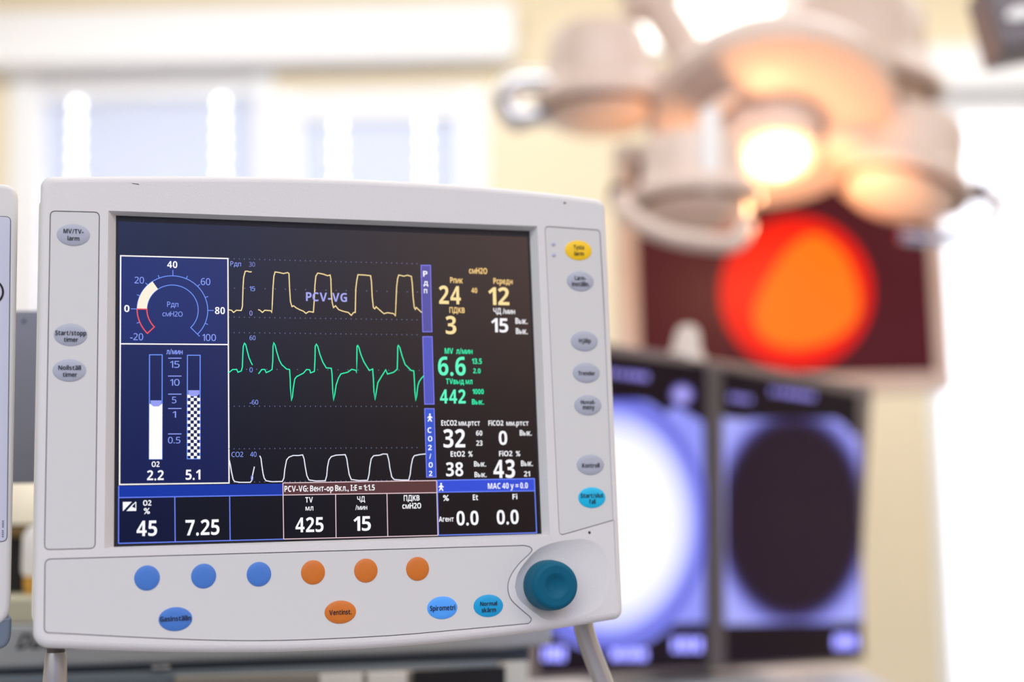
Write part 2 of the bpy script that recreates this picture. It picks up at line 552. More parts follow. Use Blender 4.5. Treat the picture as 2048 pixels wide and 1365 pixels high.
# outline, counter-clockwise from bottom left, in millimetres measured on the front
bot = [(-157.6, -146.9), (-105, -151.3), (-60, -154.0), (-22, -155.3), (36, -155.4), (96, -152.6), (140, -148.9), (168, -145.9)]
top = [(168, 117.6), (146.4, 119.4), (110, 121.4), (71.7, 122.5), (25, 122.8), (-20.6, 122.2), (-78.9, 120.0), (-134.8, 117.0), (-159, 115.6)]
def arc(cx, cy, r, a0, a1, n=7):
    return [(cx+r*math.cos(math.radians(a0+(a1-a0)*i/n)), cy+r*math.sin(math.radians(a0+(a1-a0)*i/n))) for i in range(n+1)]


OUT = [tuple(p)[:2] for p in smoothline([(*p, 0) for p in bot], 3)] + arc(169.5, -139.6, 6.2, -84, 0) + arc(167.8, 111.0, 6.4, 2, 86)\
    + [tuple(p)[:2] for p in smoothline([(*p, 0) for p in top], 3)] + arc(-160.2, 109.0, 6.6, 92, 178) + arc(-157.5, -137.9, 9.0, 181, 262)
OUT = mm_(OUT)
hole_screen = mm_([(-130.0, -94.3), (129.6, -93.8), (127.4, 97.6), (-130.0, 96.4)])
hole_left = mm_(rpoly([(-161.6, -94.2, 3.2), (-134.6, -94.2, 3.2), (-134.6, 95.6, 3.2), (-161.6, 95.2, 3.2)]))
hole_right = mm_(rpoly([(135.4, -94.3, 3.0), (173.3, -85.2, 3.0), (169.4, 97.0, 3.0), (132.2, 98.0, 3.0)]))
cv = [tuple(p)[:2] for p in smoothline([(113.0, -99.0, 0), (117.2, -100.3, 0), (117.6, -103.4, 0), (109.5, -110.5, 0), (104.2, -117.5, 0), (102.4, -123.8, 0), (104.0, -130.5, 0), (109.5, -136.2, 0), (115.4, -141.2, 0), (116.6, -143.6, 0), (114.6, -145.8, 0)], 5)]
lowb = [tuple(p)[:2] for p in smoothline([(-157.5, -138.9, 0), (-100, -144.5, 0), (-60, -147.6, 0), (-22.4, -149.0, 0), (30, -149.0, 0), (70, -147.6, 0), (110.0, -146.0, 0)], 4)]
hole_bottom = mm_(lowb + cv[::-1] + arc(-158.2, -101.8, 3.0, 92, 178, 5) + arc(-158.0, -136.0, 3.0, 182, 262, 5))
DC = (0.1335, -0.1205)
hole_dish = [tuple(p)[:2] for p in smoothline([(x/1000, y/1000, 0) for x, y in ((106.4, -123.5), (108.6, -115.5), (114.5, -108.0), (121.5, -101.8), (131.0, -98.3), (143.0, -96.6), (154.0, -97.0), (162.0, -101.0), (166.0, -109.5), (167.0, -120.0), (165.0, -130.5), (159.0, -138.0), (148.5, -142.4), (137.0, -144.2), (126.5, -144.0), (119.6, -140.2), (113.0, -135.0), (108.3, -130.2), (106.4, -123.5))], 4)][:-1]
hole_dish = hole_dish[::-1]
loops = [inset(OUT, 0.0042), hole_screen, hole_left, hole_right, hole_bottom, hole_dish]
bm = bmesh.new(); edges = []
for lp in loops:
    vs = [bm.verts.new((x, y, ZF)) for x, y in lp]
    edges += [bm.edges.new((vs[i], vs[(i+1) % len(vs)])) for i in range(len(vs))]
bmesh.ops.triangle_fill(bm, use_beauty=True, use_dissolve=False, edges=edges, normal=(0, 0, 1))
bm.verts.index_update()
fv = [tuple(v.co) for v in bm.verts]; ff = [tuple(v.index for v in f.verts) for f in bm.faces]; bm.free()
mb = MB(); mb.add(fv, ff)
n = len(OUT)
rings = [(inset(OUT, 0.0042*(1-math.cos(math.pi/2*k/5))), ZF-0.0042*(1-math.sin(math.pi/2*k/5))) for k in range(5, -1, -1)] + [(OUT, -0.010), (inset(OUT, 0.0015), -0.0125), (inset(OUT, 0.0015), -0.014)]
k0 = len(mb.v)
for o_, z_ in rings:
    mb.v += [(x, y, z_) for x, y in o_]
for i in range(len(rings)-1):
    for j in range(n):
        a = k0+i*n+j; b = k0+i*n+(j+1) % n
        mb.f.append((a, a+n, b+n, b))
mb.f.append(tuple(k0+(len(rings)-1)*n+j for j in reversed(range(n))))


def wallring(mb, o, z0, z1, o2=None):
    o2 = o2 or o; k = len(mb.v); n = len(o)
    mb.v += [(x, y, z0) for x, y in o]+[(x, y, z1) for x, y in o2]
    mb.f += [(k+j, k+(j+1) % n, k+n+(j+1) % n, k+n+j) for j in range(n)]


black_quad = mm_([(-124.7, -93.4), (126.2, -92.6), (124.2, 95.7), (-125.5, 95.1)])
wallring(mb, hole_screen, ZF, -0.0002, black_quad)
for h in (hole_left, hole_right, hole_bottom):
    wallring(mb, h, ZF, ZF-0.0016)
# shallow dish round the dial
ns = len(hole_dish); k = len(mb.v); rr = [0.0, 0.12, 0.3, 0.5, 0.75, 1.0]
kc = Vector((DC[0]-0.0062, DC[1]-0.0028))
for f in rr:
    dz = -0.0030*(1-(1-f)**1.7)
    for p in hole_dish:
        q = Vector(p); tq = kc+(q-kc).normalized()*0.0150; q = q.lerp(tq, f); mb.v.append((q.x, q.y, ZF+dz))
for q in range(len(rr)-1):
    for j in range(ns):
        mb.f.append((k+q*ns+j, k+q*ns+(j+1) % ns, k+(q+1)*ns+(j+1) % ns, k+(q+1)*ns+j))
mb.f.append(tuple(k+(len(rr)-1)*ns+j for j in range(ns)))
mpart(mb, 'front_housing', M['shell'], smooth=True)
# groove floors under the keypad films
mb = MB()
for h in (hole_left, hole_right, hole_bottom):
    mb.prism(inset(h, -0.0004), ZF-0.0030, ZF-0.0014)
mpart(mb, 'panel_groove', M['groove'])
for h, nm in ((hole_left, 'keypad_panel'), (hole_right, 'keypad_panel'), (hole_bottom, 'keypad_panel')):
    mb = MB(); mb.prism(inset(h, 0.00042), ZF-0.0015, ZF-0.0004, r=0.0003, seg=2); mpart(mb, nm, M['panel'], smooth=True)
# rear shell with the cream lip along its side
rs = mm_(rpoly([(-167.9, -134, 9), (-140, -147, 6), (150, -147, 6), (174, -138, 9), (172.5, 104, 9), (150, 114, 8), (-150, 112, 8), (-167.9, 104.2, 3)]))
mb = MB(); mb.prism(rs, -0.062, -0.0142, rb=0.02, seg=5); mpart(mb, 'rear_shell', M['rear'], smooth=True)

# display
mb = MB(); mb.prism(inset(black_quad, -0.0015), -0.004, -0.0001); mpart(mb, 'screen_surround', M['black'])
scrq = [MP.px(236.5, 443), MP.px(1054.5, 474.5), MP.px(1078.5, 1066.5), MP.px(236.0, 1089)]
SM = glow('display_black', (3, 3, 9), 1.0, rough=0.2, spec=0.75)
mb = MB(); mb.prism([scrq[3], scrq[2], scrq[1], scrq[0]], -0.001, 0.00015); SCR = mpart(mb, 'screen', SM)

GM = {}
def gm(rgb, s=1.0):
    if (rgb, s) not in GM:
        GM[(rgb, s)] = glow('pixel_%d_%d_%d' % rgb, rgb, s, rough=0.2, spec=0.75)
    return GM[(rgb, s)]


def quad(name, pts, rgb, z, mb=None):
    own = mb is None; mb = mb or MB()
    q = [MP.px(*p) for p in pts]; k = len(mb.v)
    mb.v += [(x, y, z) for x, y in q]; mb.f.append(tuple(range(k, k+len(q))))
    if own:
        return mpart(mb, name, gm(rgb), SCR)
    return mb


def poly(mb, pts, wd, z, closed=False):
    """a drawn line: one ribbon mitred through mm points"""
    P = [Vector(p) for p in pts]
    n = len(P); k = len(mb.v)
    for i in range(n):
        a = P[i-1] if (i > 0 or closed) else None; b = P[(i+1) % n] if (i < n-1 or closed) else None
        d1 = (P[i]-a).normalized() if a is not None else None; d2 = (b-P[i]).normalized() if b is not None else None
        d1 = d1 or d2; d2 = d2 or d1
        n1 = Vector((-d1.y, d1.x)); n2 = Vector((-d2.y, d2.x)); m_ = n1+n2
        if m_.length < 1e-6:
            m_ = n1
        m_.normalize(); c = max(0.55, m_.dot(n1))
        mb.v += [(P[i].x+m_.x*wd/2/c, P[i].y+m_.y*wd/2/c, z), (P[i].x-m_.x*wd/2/c, P[i].y-m_.y*wd/2/c, z)]
    for i in range(n if closed else n-1):
        a = k+2*i; b = k+2*((i+1) % n)
        mb.f.append((a, a+1, b+1, b))


PXM = 0.00030
def pline(name, pts, wpx, rgb, z=0.00034, closed=False):
    mb = MB(); poly(mb, [MP.px(*p) for p in pts], wpx*PXM, z, closed); return mpart(mb, name, gm(rgb), SCR)


def label_on(name, body, l, r, t, b, material, parent, z, bold=0.0, pl=None, off=None):
    """lettering fitted between photo columns l..r, cap line t and base line b, laid on the plane"""
    pl = pl or MP
    me = text_mesh(body, bold)
    xs = [v.co.x for v in me.vertices]; ys = [v.co.y for v in me.vertices]
    x0, x1 = min(xs), max(xs); y1 = max(ys)
    cy = (t+b)/2
    a = Vector(pl.px(l, cy, z)); c = Vector(pl.px(r, cy, z)); tt = Vector(pl.px((l+r)/2, t, z)); bb = Vector(pl.px((l+r)/2, b, z))
    h = (tt-bb).length; sx = (c-a).length/(x1-x0); sy = h/y1
    mid = (a+c)/2
    for v in me.vertices:
        v.co.x = mid.x + (v.co.x-(x0+x1)/2)*sx; v.co.y = bb.y + v.co.y*sy; v.co.z = z
    me.name = name
    return link(name, me, material, parent, off)


WHITE = (250, 250, 255); BLUE = (142, 164, 255); LINE = (112, 152, 255); LAV = (164, 166, 240); YEL = (255, 226, 158); YEL2 = (255, 212, 134); GRN = (30, 250, 180)
NAVY = (12, 28, 92)
# fields of the display
quad('gauge_field', [(241, 512), (455.7, 517.5), (456.6, 689.8), (240.2, 688.2)], NAVY, 0.00022)
quad('flow_field', [(240.2, 688.2), (456.6, 689.8), (458, 966.5), (239, 969.6)], (9, 20, 74), 0.00022)
quad('status_bar', [(238, 972.5), (565.7, 968), (565.9, 990.8), (237.6, 996)], (10, 50, 160), 0.00022)
quad('oxygen_field', [(237.6, 996), (349.5, 994.3), (350, 1085.5), (237, 1087.6)], (2, 6, 44), 0.00022)
quad('message_bar', [(565.7, 966.6), (872.8, 961.8), (873, 986), (565.8, 990.8)], (88, 52, 54), 0.00022)
quad('agent_bar', [(874, 961.6), (1068.4, 958), (1069, 982.4), (875.2, 985.2)], (44, 76, 214), 0.00022)
quad('channel_bar', [(841.8, 531.2), (860.7, 531.2), (863.6, 664.2), (845.2, 664.2)], (74, 74, 160), 0.00022)
quad('channel_bar', [(845.2, 673.9), (864, 673.9), (868, 809), (849, 809)], (74, 82, 190), 0.00022)
quad('channel_bar', [(849, 818), (868, 818), (871.8, 955), (853, 955)], (44, 84, 205), 0.00022)
for q in ([(841.8, 531.2), (860.7, 531.2), (863.6, 664.2), (845.2, 664.2)], [(845.2, 673.9), (864, 673.9), (868, 809), (849, 809)], [(849, 818), (868, 818), (871.8, 955), (853, 955)]):
    pline('bar_outline', q, 1.6, (130, 128, 245), 0.0003, True)
# frames
mb = MB()
for pts in ([(241.3, 512), (455.7, 517.6), (458, 966.7), (239, 969.8)],):
    poly(mb, [MP.px(*p) for p in pts], 2.4*PXM, 0.0003, True)
poly(mb, [MP.px(*p) for p in ((240.2, 688.2), (456.6, 689.8))], 2.4*PXM, 0.00031)
mpart(mb, 'field_frame', gm((255, 250, 244)), SCR)
mb = MB()
for pts in ([(237.4, 996), (565.7, 990.8)], [(237, 1087.6), (567.2, 1079)], [(237.4, 972), (237, 1087.6)], [(349.5, 994.3), (350.3, 1085)], [(459.2, 992.5), (460.2, 1082)]):
    poly(mb, [MP.px(*p) for p in pts], 1.8*PXM, 0.0003)
mpart(mb, 'cell_frame', gm((110, 136, 255)), SCR); mb = MB()
poly(mb, [MP.px(*p) for p in ((874, 961.6), (1068.4, 958), (1073, 1066.3), (876.9, 1071.3))], 2.0*PXM, 0.0003, True)
poly(mb, [MP.px(*p) for p in ((875.2, 985.2), (1069, 982.4))], 1.8*PXM, 0.00031)
mpart(mb, 'cell_frame', gm((110, 136, 255)), SCR)
mb = MB()
for pts in ([(565.7, 966.6), (872.8, 961.8)], [(565.7, 990.8), (872.8, 986)], [(567.2, 1079), (876, 1071.5)], [(565.7, 966.6), (567.2, 1079)], [(671, 989), (672, 1076)], [(773.7, 987.5), (775.4, 1073.8)], [(872.9, 961.8), (875.6, 1071.5)]):
    poly(mb, [MP.px(*p) for p in pts], 1.6*PXM, 0.0003)
mpart(mb, 'cell_frame', gm((236, 206, 214)), SCR)

# round pressure gauge
gc = Vector(MP.px(345.3, 620.0)); GRO = (Vector(MP.px(415.4, 620.6))-gc).length; GRI = GRO*0.727
def gp(v, r):
    a = math.radians(180-2.25*v); return (gc.x+r*math.cos(a), gc.y+r*math.sin(a))


mb = MB(); vals = [-20+120*i/72 for i in range(73)]
poly(mb, [gp(v, GRI) for v in vals]+[gp(v, GRO) for v in reversed(vals)], 1.5*PXM, 0.0003, True)
for v in range(0, 101, 10):
    poly(mb, [gp(v, GRO), gp(v, GRO+(11.5 if v in (0, 40, 80) else 6)*PXM)], 1.4*PXM, 0.0003)
poly(mb, [gp(-10, GRO), gp(-10, GRO+6*PXM)], 1.4*PXM, 0.0003)
mpart(mb, 'gauge_scale', gm(LINE), SCR)
mb = MB(); vs = [24.4*i/20 for i in range(21)]; k = 0
mb.v = [(*gp(v, GRI), 0.00034) for v in vs]+[(*gp(v, GRO), 0.00034) for v in vs]
mb.f = [(i, i+1, i+22, i+21) for i in range(20)]
mpart(mb, 'gauge_fill', gm((255, 240, 214)), SCR)
mb = MB(); vs = [-20*i/14 for i in range(15)]
poly(mb, [gp(v, GRI) for v in vs]+[gp(v, GRO) for v in reversed(vs)], 2.2*PXM, 0.00035, True); mpart(mb, 'gauge_low_mark', gm((240, 78, 70)), SCR)
# flow tubes
for (l, r, t_, b_, ft) in ((299, 324.3, 710.2, 918.8, 808.5), (374.8, 400.3, 711.2, 918.3, 788.5)):
    pline('flow_tube', [(l, t_), (r, t_), (r-0.4, b_), (l-0.4, b_)], 1.7, LINE, 0.0003, True)
quad('flow_fill', [(298.8, 808.5), (324.6, 808.5), (324, 919), (298.3, 919)], (255, 253, 252), 0.00033)
mb = MB(); sq = 6.45; row = 0; y = 790.0
while y < 916:
    for c in range(5):
        if (c+row) % 2 == 0:
            xl = 374.6+c*sq; xr = min(xl+sq, 400.3)
            if xl < 400:
                quad('', [(xl, y), (xr, y), (xr, min(y+sq, 918.2)), (xl, min(y+sq, 918.2))], None, 0.00033, mb)
    y += sq; row += 1
ck = mpart(mb, 'flow_fill', gm((255, 253, 252)), SCR)
for (l, r, y0) in ((301, 322.8, 801.5), (376.4, 398.6, 781.2)):
    quad('flow_float', [(l, y0), (r, y0), (r, y0+7.6), (r-5.5, y0+12), (l+5.5, y0+12), (l, y0+7.6)], (148, 156, 240), 0.00037)
mb = MB()
for yy in (717, 752.8, 789, 817.7, 868.6):
    poly(mb, [MP.px(336.2, yy), MP.px(362.9, yy)], 1.6*PXM, 0.0003)
mpart(mb, 'flow_scale', gm((150, 166, 255)), SCR)

# traces
def c2(p):
    return [(440+x/4.136, 420+y/4.136) for x, y in p]


Y1 = [(70, 828), (95, 832), (112, 850), (135, 832), (175, 834), (185, 800), (190, 640), (195, 560), (208, 510), (225, 508), (245, 515), (262, 513)]
Y2 = [(315, 826), (330, 832), (350, 850), (370, 832), (420, 836), (428, 850), (432, 780), (438, 640), (445, 550), (455, 515), (490, 520), (525, 528), (560, 520), (570, 530), (575, 650), (582, 760), (595, 802), (608, 795), (630, 812), (660, 828), (690, 840), (710, 858), (735, 842), (772, 848), (778, 760), (785, 620), (792, 550), (808, 524), (850, 532), (890, 546), (910, 540), (916, 570), (920, 700), (928, 770), (938, 810), (955, 795), (980, 826), (1010, 838), (1060, 850), (1085, 874), (1105, 850), (1118, 850), (1120, 760), (1122, 660), (1130, 590), (1140, 538), (1190, 540), (1245, 546), (1252, 600), (1258, 720), (1268, 810), (1280, 820), (1290, 803), (1320, 830), (1355, 860), (1385, 852), (1435, 860), (1450, 878), (1455, 760), (1460, 640), (1468, 570), (1478, 540), (1520, 550), (1550, 542), (1582, 552), (1590, 620), (1596, 720), (1606, 810), (1615, 825), (1622, 808), (1645, 830), (1668, 850)]
G1 = [(70, 1350), (105, 1322), (138, 1322), (148, 1345), (175, 1335), (185, 1300), (188, 1200), (192, 1130), (202, 1105), (212, 1115), (225, 1170), (240, 1225), (255, 1260), (268, 1285)]
G2 = [(318, 1358), (345, 1322), (370, 1322), (382, 1348), (410, 1335), (430, 1322), (436, 1250), (438, 1130), (444, 1100), (455, 1120), (470, 1180), (490, 1245), (510, 1282), (530, 1300), (550, 1318), (575, 1322), (580, 1400), (582, 1480), (590, 1580), (598, 1550), (605, 1480), (618, 1400), (635, 1380), (690, 1352), (715, 1322), (742, 1325), (748, 1350), (780, 1338), (785, 1240), (787, 1130), (796, 1113), (808, 1130), (825, 1195), (850, 1262), (878, 1308), (920, 1312), (926, 1360), (932, 1500), (938, 1578), (948, 1530), (960, 1450), (980, 1390), (1000, 1358), (1055, 1345), (1090, 1320), (1125, 1330), (1129, 1350), (1131, 1240), (1132, 1130), (1138, 1123), (1148, 1140), (1165, 1200), (1190, 1260), (1215, 1300), (1235, 1330), (1262, 1318), (1268, 1400), (1272, 1500), (1282, 1575), (1290, 1520), (1305, 1430), (1335, 1380), (1370, 1325), (1385, 1360), (1435, 1345), (1465, 1320), (1468, 1220), (1469, 1135), (1474, 1122), (1486, 1140), (1505, 1210), (1530, 1280), (1560, 1310), (1580, 1330), (1602, 1333), (1606, 1400), (1612, 1520), (1618, 1580), (1626, 1540), (1635, 1460), (1645, 1425), (1665, 1395), (1684, 1375)]
W1 = [(76, 830), (85, 870), (95, 930), (108, 990), (120, 1008), (160, 1015), (250, 1015), (262, 1000), (270, 950), (284, 885)]
W2 = [(328, 795), (338, 815), (345, 870), (355, 940), (365, 980), (380, 1002), (430, 1010), (515, 1008), (528, 980), (535, 910), (550, 830), (570, 806), (605, 793), (650, 793), (683, 788), (695, 820), (705, 890), (718, 960), (735, 995), (790, 1004), (870, 1002), (882, 960), (888, 890), (900, 830), (920, 802), (960, 790), (1035, 786), (1048, 820), (1058, 890), (1068, 950), (1085, 992), (1150, 1000), (1220, 998), (1232, 950), (1238, 890), (1250, 820), (1270, 795), (1320, 790), (1350, 780), (1382, 782), (1395, 830), (1405, 900), (1420, 970), (1440, 992), (1500, 996), (1560, 996), (1572, 950), (1580, 880), (1592, 820), (1606, 795), (1650, 785), (1700, 780)]
for (a, rgb) in ((Y1, YEL), (Y2, YEL), (G1, GRN), (G2, GRN)):
    pline('waveform', c2(a), 2.0, rgb)
for a in (W1, W2):
    pline('waveform', c2([(x, y+1240.8) for x, y in a]), 2.0, (238, 240, 255))
for (y0, y1, st, off_) in ((405, 448, 42, 0), (648, 682, 84, 45), (888, 912, 42, 0), (1016, 1036, 42, 0), (1318, 1330, 84, 60), (1626, 1628, 42, 0), (1979, 1968, 42, 0), (2256, 2236, 42, 0)):
    x = 75+off_; mb = MB()
    while x < 1670:
        yy = y0+(y1-y0)*(x-75)/1595; c = c2([(x, yy)])[0]
        quad('', [(c[0]-0.9, c[1]-0.9), (c[0]+0.9, c[1]-0.9), (c[0]+0.9, c[1]+0.9), (c[0]-0.9, c[1]+0.9)], None, 0.0003, mb)
        x += st
    mpart(mb, 'dotted_grid', gm((104, 112, 150)), SCR)


def scr(name, body, l, r, t, b, rgb, bold=0.0):
    label_on(name, body, l, r, t, b, gm(rgb), SCR, 0.00040, bold)


B1, B2 = 0.016, 0.03
for a in (
    ('40', 334.4, 354.7, 522.5, 536.2, WHITE, B2), ('20', 269, 288, 554, 567.3, BLUE, 0), ('60', 401.6, 420.6, 556.8, 570.5, BLUE, 0),
    ('0', 248.4, 259, 610.5, 624.3, WHITE, B2), ('80', 429.9, 449.9, 614.4, 628.5, WHITE, B2), ('-20', 260.5, 286.4, 667, 680.7, BLUE, 0), ('100', 404.5, 432, 668.6, 682.3, BLUE, 0),
    ('15', 340, 359.2, 722.5, 736, BLUE, 0), ('10', 340, 359.2, 758.6, 771.8, BLUE, 0), ('5', 343.9, 352.8, 794, 807, BLUE, 0), ('1', 345, 352, 823, 836, BLUE, 0), ('0.5', 336, 360.8, 874.4, 887.3, BLUE, 0),
    ('30', 498, 510, 524.4, 533.6, (128, 132, 205), 0), ('15', 499, 510, 573.3, 582.5, BLUE, 0), ('0', 499, 504.8, 621.9, 631.6, LAV, 0), ('60', 499.2, 511, 671.5, 680.6, BLUE, 0),
    ('0', 499, 505.3, 735.2, 745, BLUE, 0), ('-60', 499.5, 516.4, 800.3, 809.5, BLUE, 0), ('40', 500.4, 513, 904.2, 914.2, BLUE, 0), ('0', 501.4, 506.7, 951.6, 961.3, (110, 120, 230), 0)):
    scr('axis_number', *a)
for a in (
    ('Рдп', 334.4, 356.5, 604, 614.3, BLUE, 0), ('смH2O', 324.9, 365.2, 623.3, 633.3, BLUE, 0), ('л/мин', 332.8, 365.2, 698.5, 709, BLUE, 0.004), ('O2', 303.3, 319, 923.4, 934.5, WHITE, 0.012),
    ('Рдп', 460.8, 482, 523.2, 532.8, BLUE, 0), ('CO2', 463, 486.4, 904.3, 914.4, BLUE, 0), ('PCV-VG', 612, 693.9, 585.6, 603.3, LAV, B1),
    ('O2', 286, 302.7, 1001, 1012, WHITE, 0.012), ('%', 287.4, 300, 1016.6, 1028.3, WHITE, 0.012),
    ('PCV-VG: Вент-ор Вкл., I:E = 1:1.5', 568.9, 749.5, 971, 983, WHITE, 0.014), ('TV', 610.7, 625.7, 994.9, 1005.8, WHITE, 0.012), ('мл', 611, 626.7, 1013.6, 1021.7, WHITE, 0.012),
    ('ЧД', 714.4, 730, 993.2, 1003.7, WHITE, 0.012), ('/мин', 710.8, 734.5, 1010.5, 1020.3, WHITE, 0.012), ('ПДКВ', 807.5, 839, 990.8, 1002.2, WHITE, 0.012), ('смH2O', 804.6, 842.3, 1006.5, 1017.9, WHITE, 0.012),
    ('MAC 40 y = 0.0', 975.8, 1055.7, 966.3, 977.9, WHITE, B1), ('%', 886, 897.8, 990.7, 1002.2, WHITE, B1), ('Et', 945.6, 956, 989.7, 1000.9, WHITE, B1), ('Fi', 1024.9, 1034.6, 988, 999.2, WHITE, B1), ('Агент', 877.7, 907.4, 1033.8, 1044, WHITE, B1),
    ('смH2O', 938, 974.3, 536, 547.7, YEL2, B1), ('Рпик', 900.3, 925.4, 555, 566.5, YEL2, B1), ('Рсредн', 986.8, 1025, 556.9, 568.5, YEL2, B1), ('ПДКВ', 898.8, 929.3, 614.9, 626.3, YEL2, B1), ('ЧД /мин', 986.8, 1029.9, 616.8, 628.2, WHITE, B1),
    ('Вык.', 1030.8, 1055, 636.6, 648.2, WHITE, B1), ('Вык.', 1031.8, 1055.5, 657, 668.5, WHITE, B1), ('MV  л/мин', 889.4, 944.8, 697, 708.2, GRN, B1), ('TVвыд мл', 892, 944.8, 757.7, 768.6, GRN, B1), ('Вык.', 943.8, 968, 798.8, 809.5, GRN, B1),
    ('EtCO2 мм.ртст', 882.4, 959.8, 840.9, 851.8, WHITE, B1), ('FiCO2  мм.ртст', 976.7, 1057, 840.9, 851.8, WHITE, B1), ('Вык.', 1039.5, 1063.7, 860.7, 871.8, WHITE, B1),
    ('EtO2  %', 901.2, 945.2, 902.8, 913.9, WHITE, B1), ('FiO2  %', 998, 1040.5, 901.8, 913, WHITE, B1), ('Вык.', 948, 972.3, 923, 933.7, WHITE, B1), ('Вык.', 949, 973.3, 944.4, 955, WHITE, B1), ('Вык.', 1042, 1066, 921.6, 932.8, WHITE, B1),
    ('Р', 846.2, 854.9, 542.3, 553.5, WHITE, B2), ('д', 847, 856.4, 562.7, 571, WHITE, B2), ('п', 847.7, 854.4, 578.4, 586.8, WHITE, B2),
    ('C', 855, 863, 855.4, 866.3, WHITE, B2), ('O', 855.9, 864.6, 872.8, 883.4, WHITE, B2), ('2', 855.9, 863.6, 890.5, 900.9, WHITE, B2), ('/', 858.3, 862.6, 908, 918, WHITE, B2), ('O', 857.3, 865.5, 925, 935.7, WHITE, B2), ('2', 857.8, 864.6, 942.4, 952.6, WHITE, B2)):
    scr('caption', *a)
for a in (
    ('2.2', 294, 327.5, 941, 961, WHITE, B2), ('5.1', 371.3, 400.8, 940, 960, WHITE, B2), ('45', 273.3, 314.2, 1042, 1072.7, WHITE, B2), ('7.25', 370.9, 439, 1039.6, 1070.9, WHITE, B2), ('425', 591, 647, 1035, 1065, WHITE, B2), ('15', 707, 741.7, 1033.3, 1062.3, WHITE, B2),
    ('0.0', 913, 957, 1022.3, 1051, WHITE, B2), ('0.0', 993.4, 1037.2, 1020.3, 1049, WHITE, B2), ('24', 878, 921.5, 571.8, 608.6, YEL, B2), ('40', 942.8, 954.4, 576, 586.3, YEL2, B1), ('12', 976.7, 1018.3, 574.7, 610.5, YEL, B2), ('3', 891.3, 912.4, 632.3, 668.5, YEL, B2), ('15', 982.5, 1016.3, 637, 665, WHITE, B2),
    ('6.6', 876, 931.2, 713.8, 751.2, (90, 255, 200), B2), ('13.5', 943.8, 963.6, 717.4, 728.3, GRN, B1), ('2.0', 946.2, 961.2, 737.4, 747, GRN, B1), ('442', 880, 931.2, 779.2, 807.5, (90, 255, 200), B2), ('1000', 944.8, 967.5, 778.5, 788.7, GRN, B1),
    ('32', 886.7, 930.3, 858.8, 895.5, WHITE, B2), ('60', 952, 964.6, 861.7, 871.8, WHITE, B1), ('23', 952.5, 965, 881.5, 892, WHITE, B1), ('0', 997.5, 1014.4, 862.2, 890.2, WHITE, B2), ('38', 892, 926.4, 925, 953, WHITE, B2), ('43', 986.8, 1029.9, 919.7, 956.5, WHITE, B2), ('21', 1048, 1060, 943, 953.6, WHITE, B1)):
    scr('readout', *a)


def person_icon(l, r, t_, b_):
    w_, h_ = r-l, b_-t_; cx_ = (l+r)/2; mb = MB()
    hd = [(cx_+w_*0.17*math.cos(2*math.pi*i/14), t_+h_*0.12+h_*0.12*math.sin(2*math.pi*i/14)) for i in range(14)]
    quad('', hd, None, 0.0004, mb)
    body = [(0.5, .22), (.62, .27), (.98, .5), (.98, .6), (.68, .52), (.7, .66), (.95, 1), (.7, 1), (.5, .75), (.3, 1), (.05, 1), (.3, .66), (.32, .52), (.02, .6), (.02, .5), (.38, .27)]
    half = [body[i] for i in (0, 1, 2, 3, 4, 5, 6, 7, 8)]; other = [body[i] for i in (0, 8, 9, 10, 11, 12, 13, 14, 15)]
    for pr in (((0, 1, 4, 5, 8)), ((1, 2, 3, 4)), ((5, 6, 7, 8)), ((0, 8, 11, 12, 15)), ((15, 12, 13, 14)), ((11, 8, 9, 10))):
        quad('', [(l+body[i][0]*w_, t_+body[i][1]*h_) for i in pr], None, 0.0004, mb)
    mpart(mb, 'patient_symbol', gm(WHITE), SCR)


person_icon(854, 864.8, 827.6, 843.8)
person_icon(876.4, 887.4, 966.3, 982.4)
mb = MB()
quad('', [(245.6, 1004.6), (263.6, 1004.4), (246.4, 1022.6), (245.6, 1022.6)], None, 0.0004, mb)
quad('', [(252.8, 1022.9), (266.8, 1007.6), (266.8, 1009.6), (264, 1015), (272.3, 1018.5), (272.3, 1022.6)], None, 0.0004, mb)
poly(mb, [MP.px(*p) for p in ((271.6, 1004.6), (271.6, 1022))], 1.6*PXM, 0.0004)
poly(mb, [MP.px(*p) for p in ((271.8, 1004.6), (262, 1014.4), (271.8, 1018.8))], 1.5*PXM, 0.00041)
mpart(mb, 'mix_symbol', gm(WHITE), SCR)


# keys: low domed ovals on the keypad films
def key(cx_, cy_, rx_, ry_, m, lines=()):
    """centre and radii in millimetres on the front plane; lines of lettering given in photo pixels"""
    z0 = ZF-0.0005; c0 = Vector((cx_/1000, cy_/1000)); mb = MB(); n = 48; rings = ((1.0, 0.0), (0.985, 0.00035), (0.93, 0.00055), (0.6, 0.0008), (0.25, 0.0009))
    for s_, dz in rings:
        mb.v += [(c0.x+rx_/1000*s_*math.cos(2*math.pi*i/n), c0.y+ry_/1000*s_*math.sin(2*math.pi*i/n), z0+dz) for i in range(n)]
    for q in range(len(rings)-1):
        for j in range(n):
            mb.f.append((q*n+j, q*n+(j+1) % n, (q+1)*n+(j+1) % n, (q+1)*n+j))
    mb.f.append(tuple((len(rings)-1)*n+j for j in range(n)))
    o = mpart(mb, 'button', m, smooth=True)
    for (s_, l, r, t_, b_) in lines:
        label_on('button_lettering', s_, l, r, t_, b_, M['blackmark'], o, z0+0.0011, 0.022)
    return o


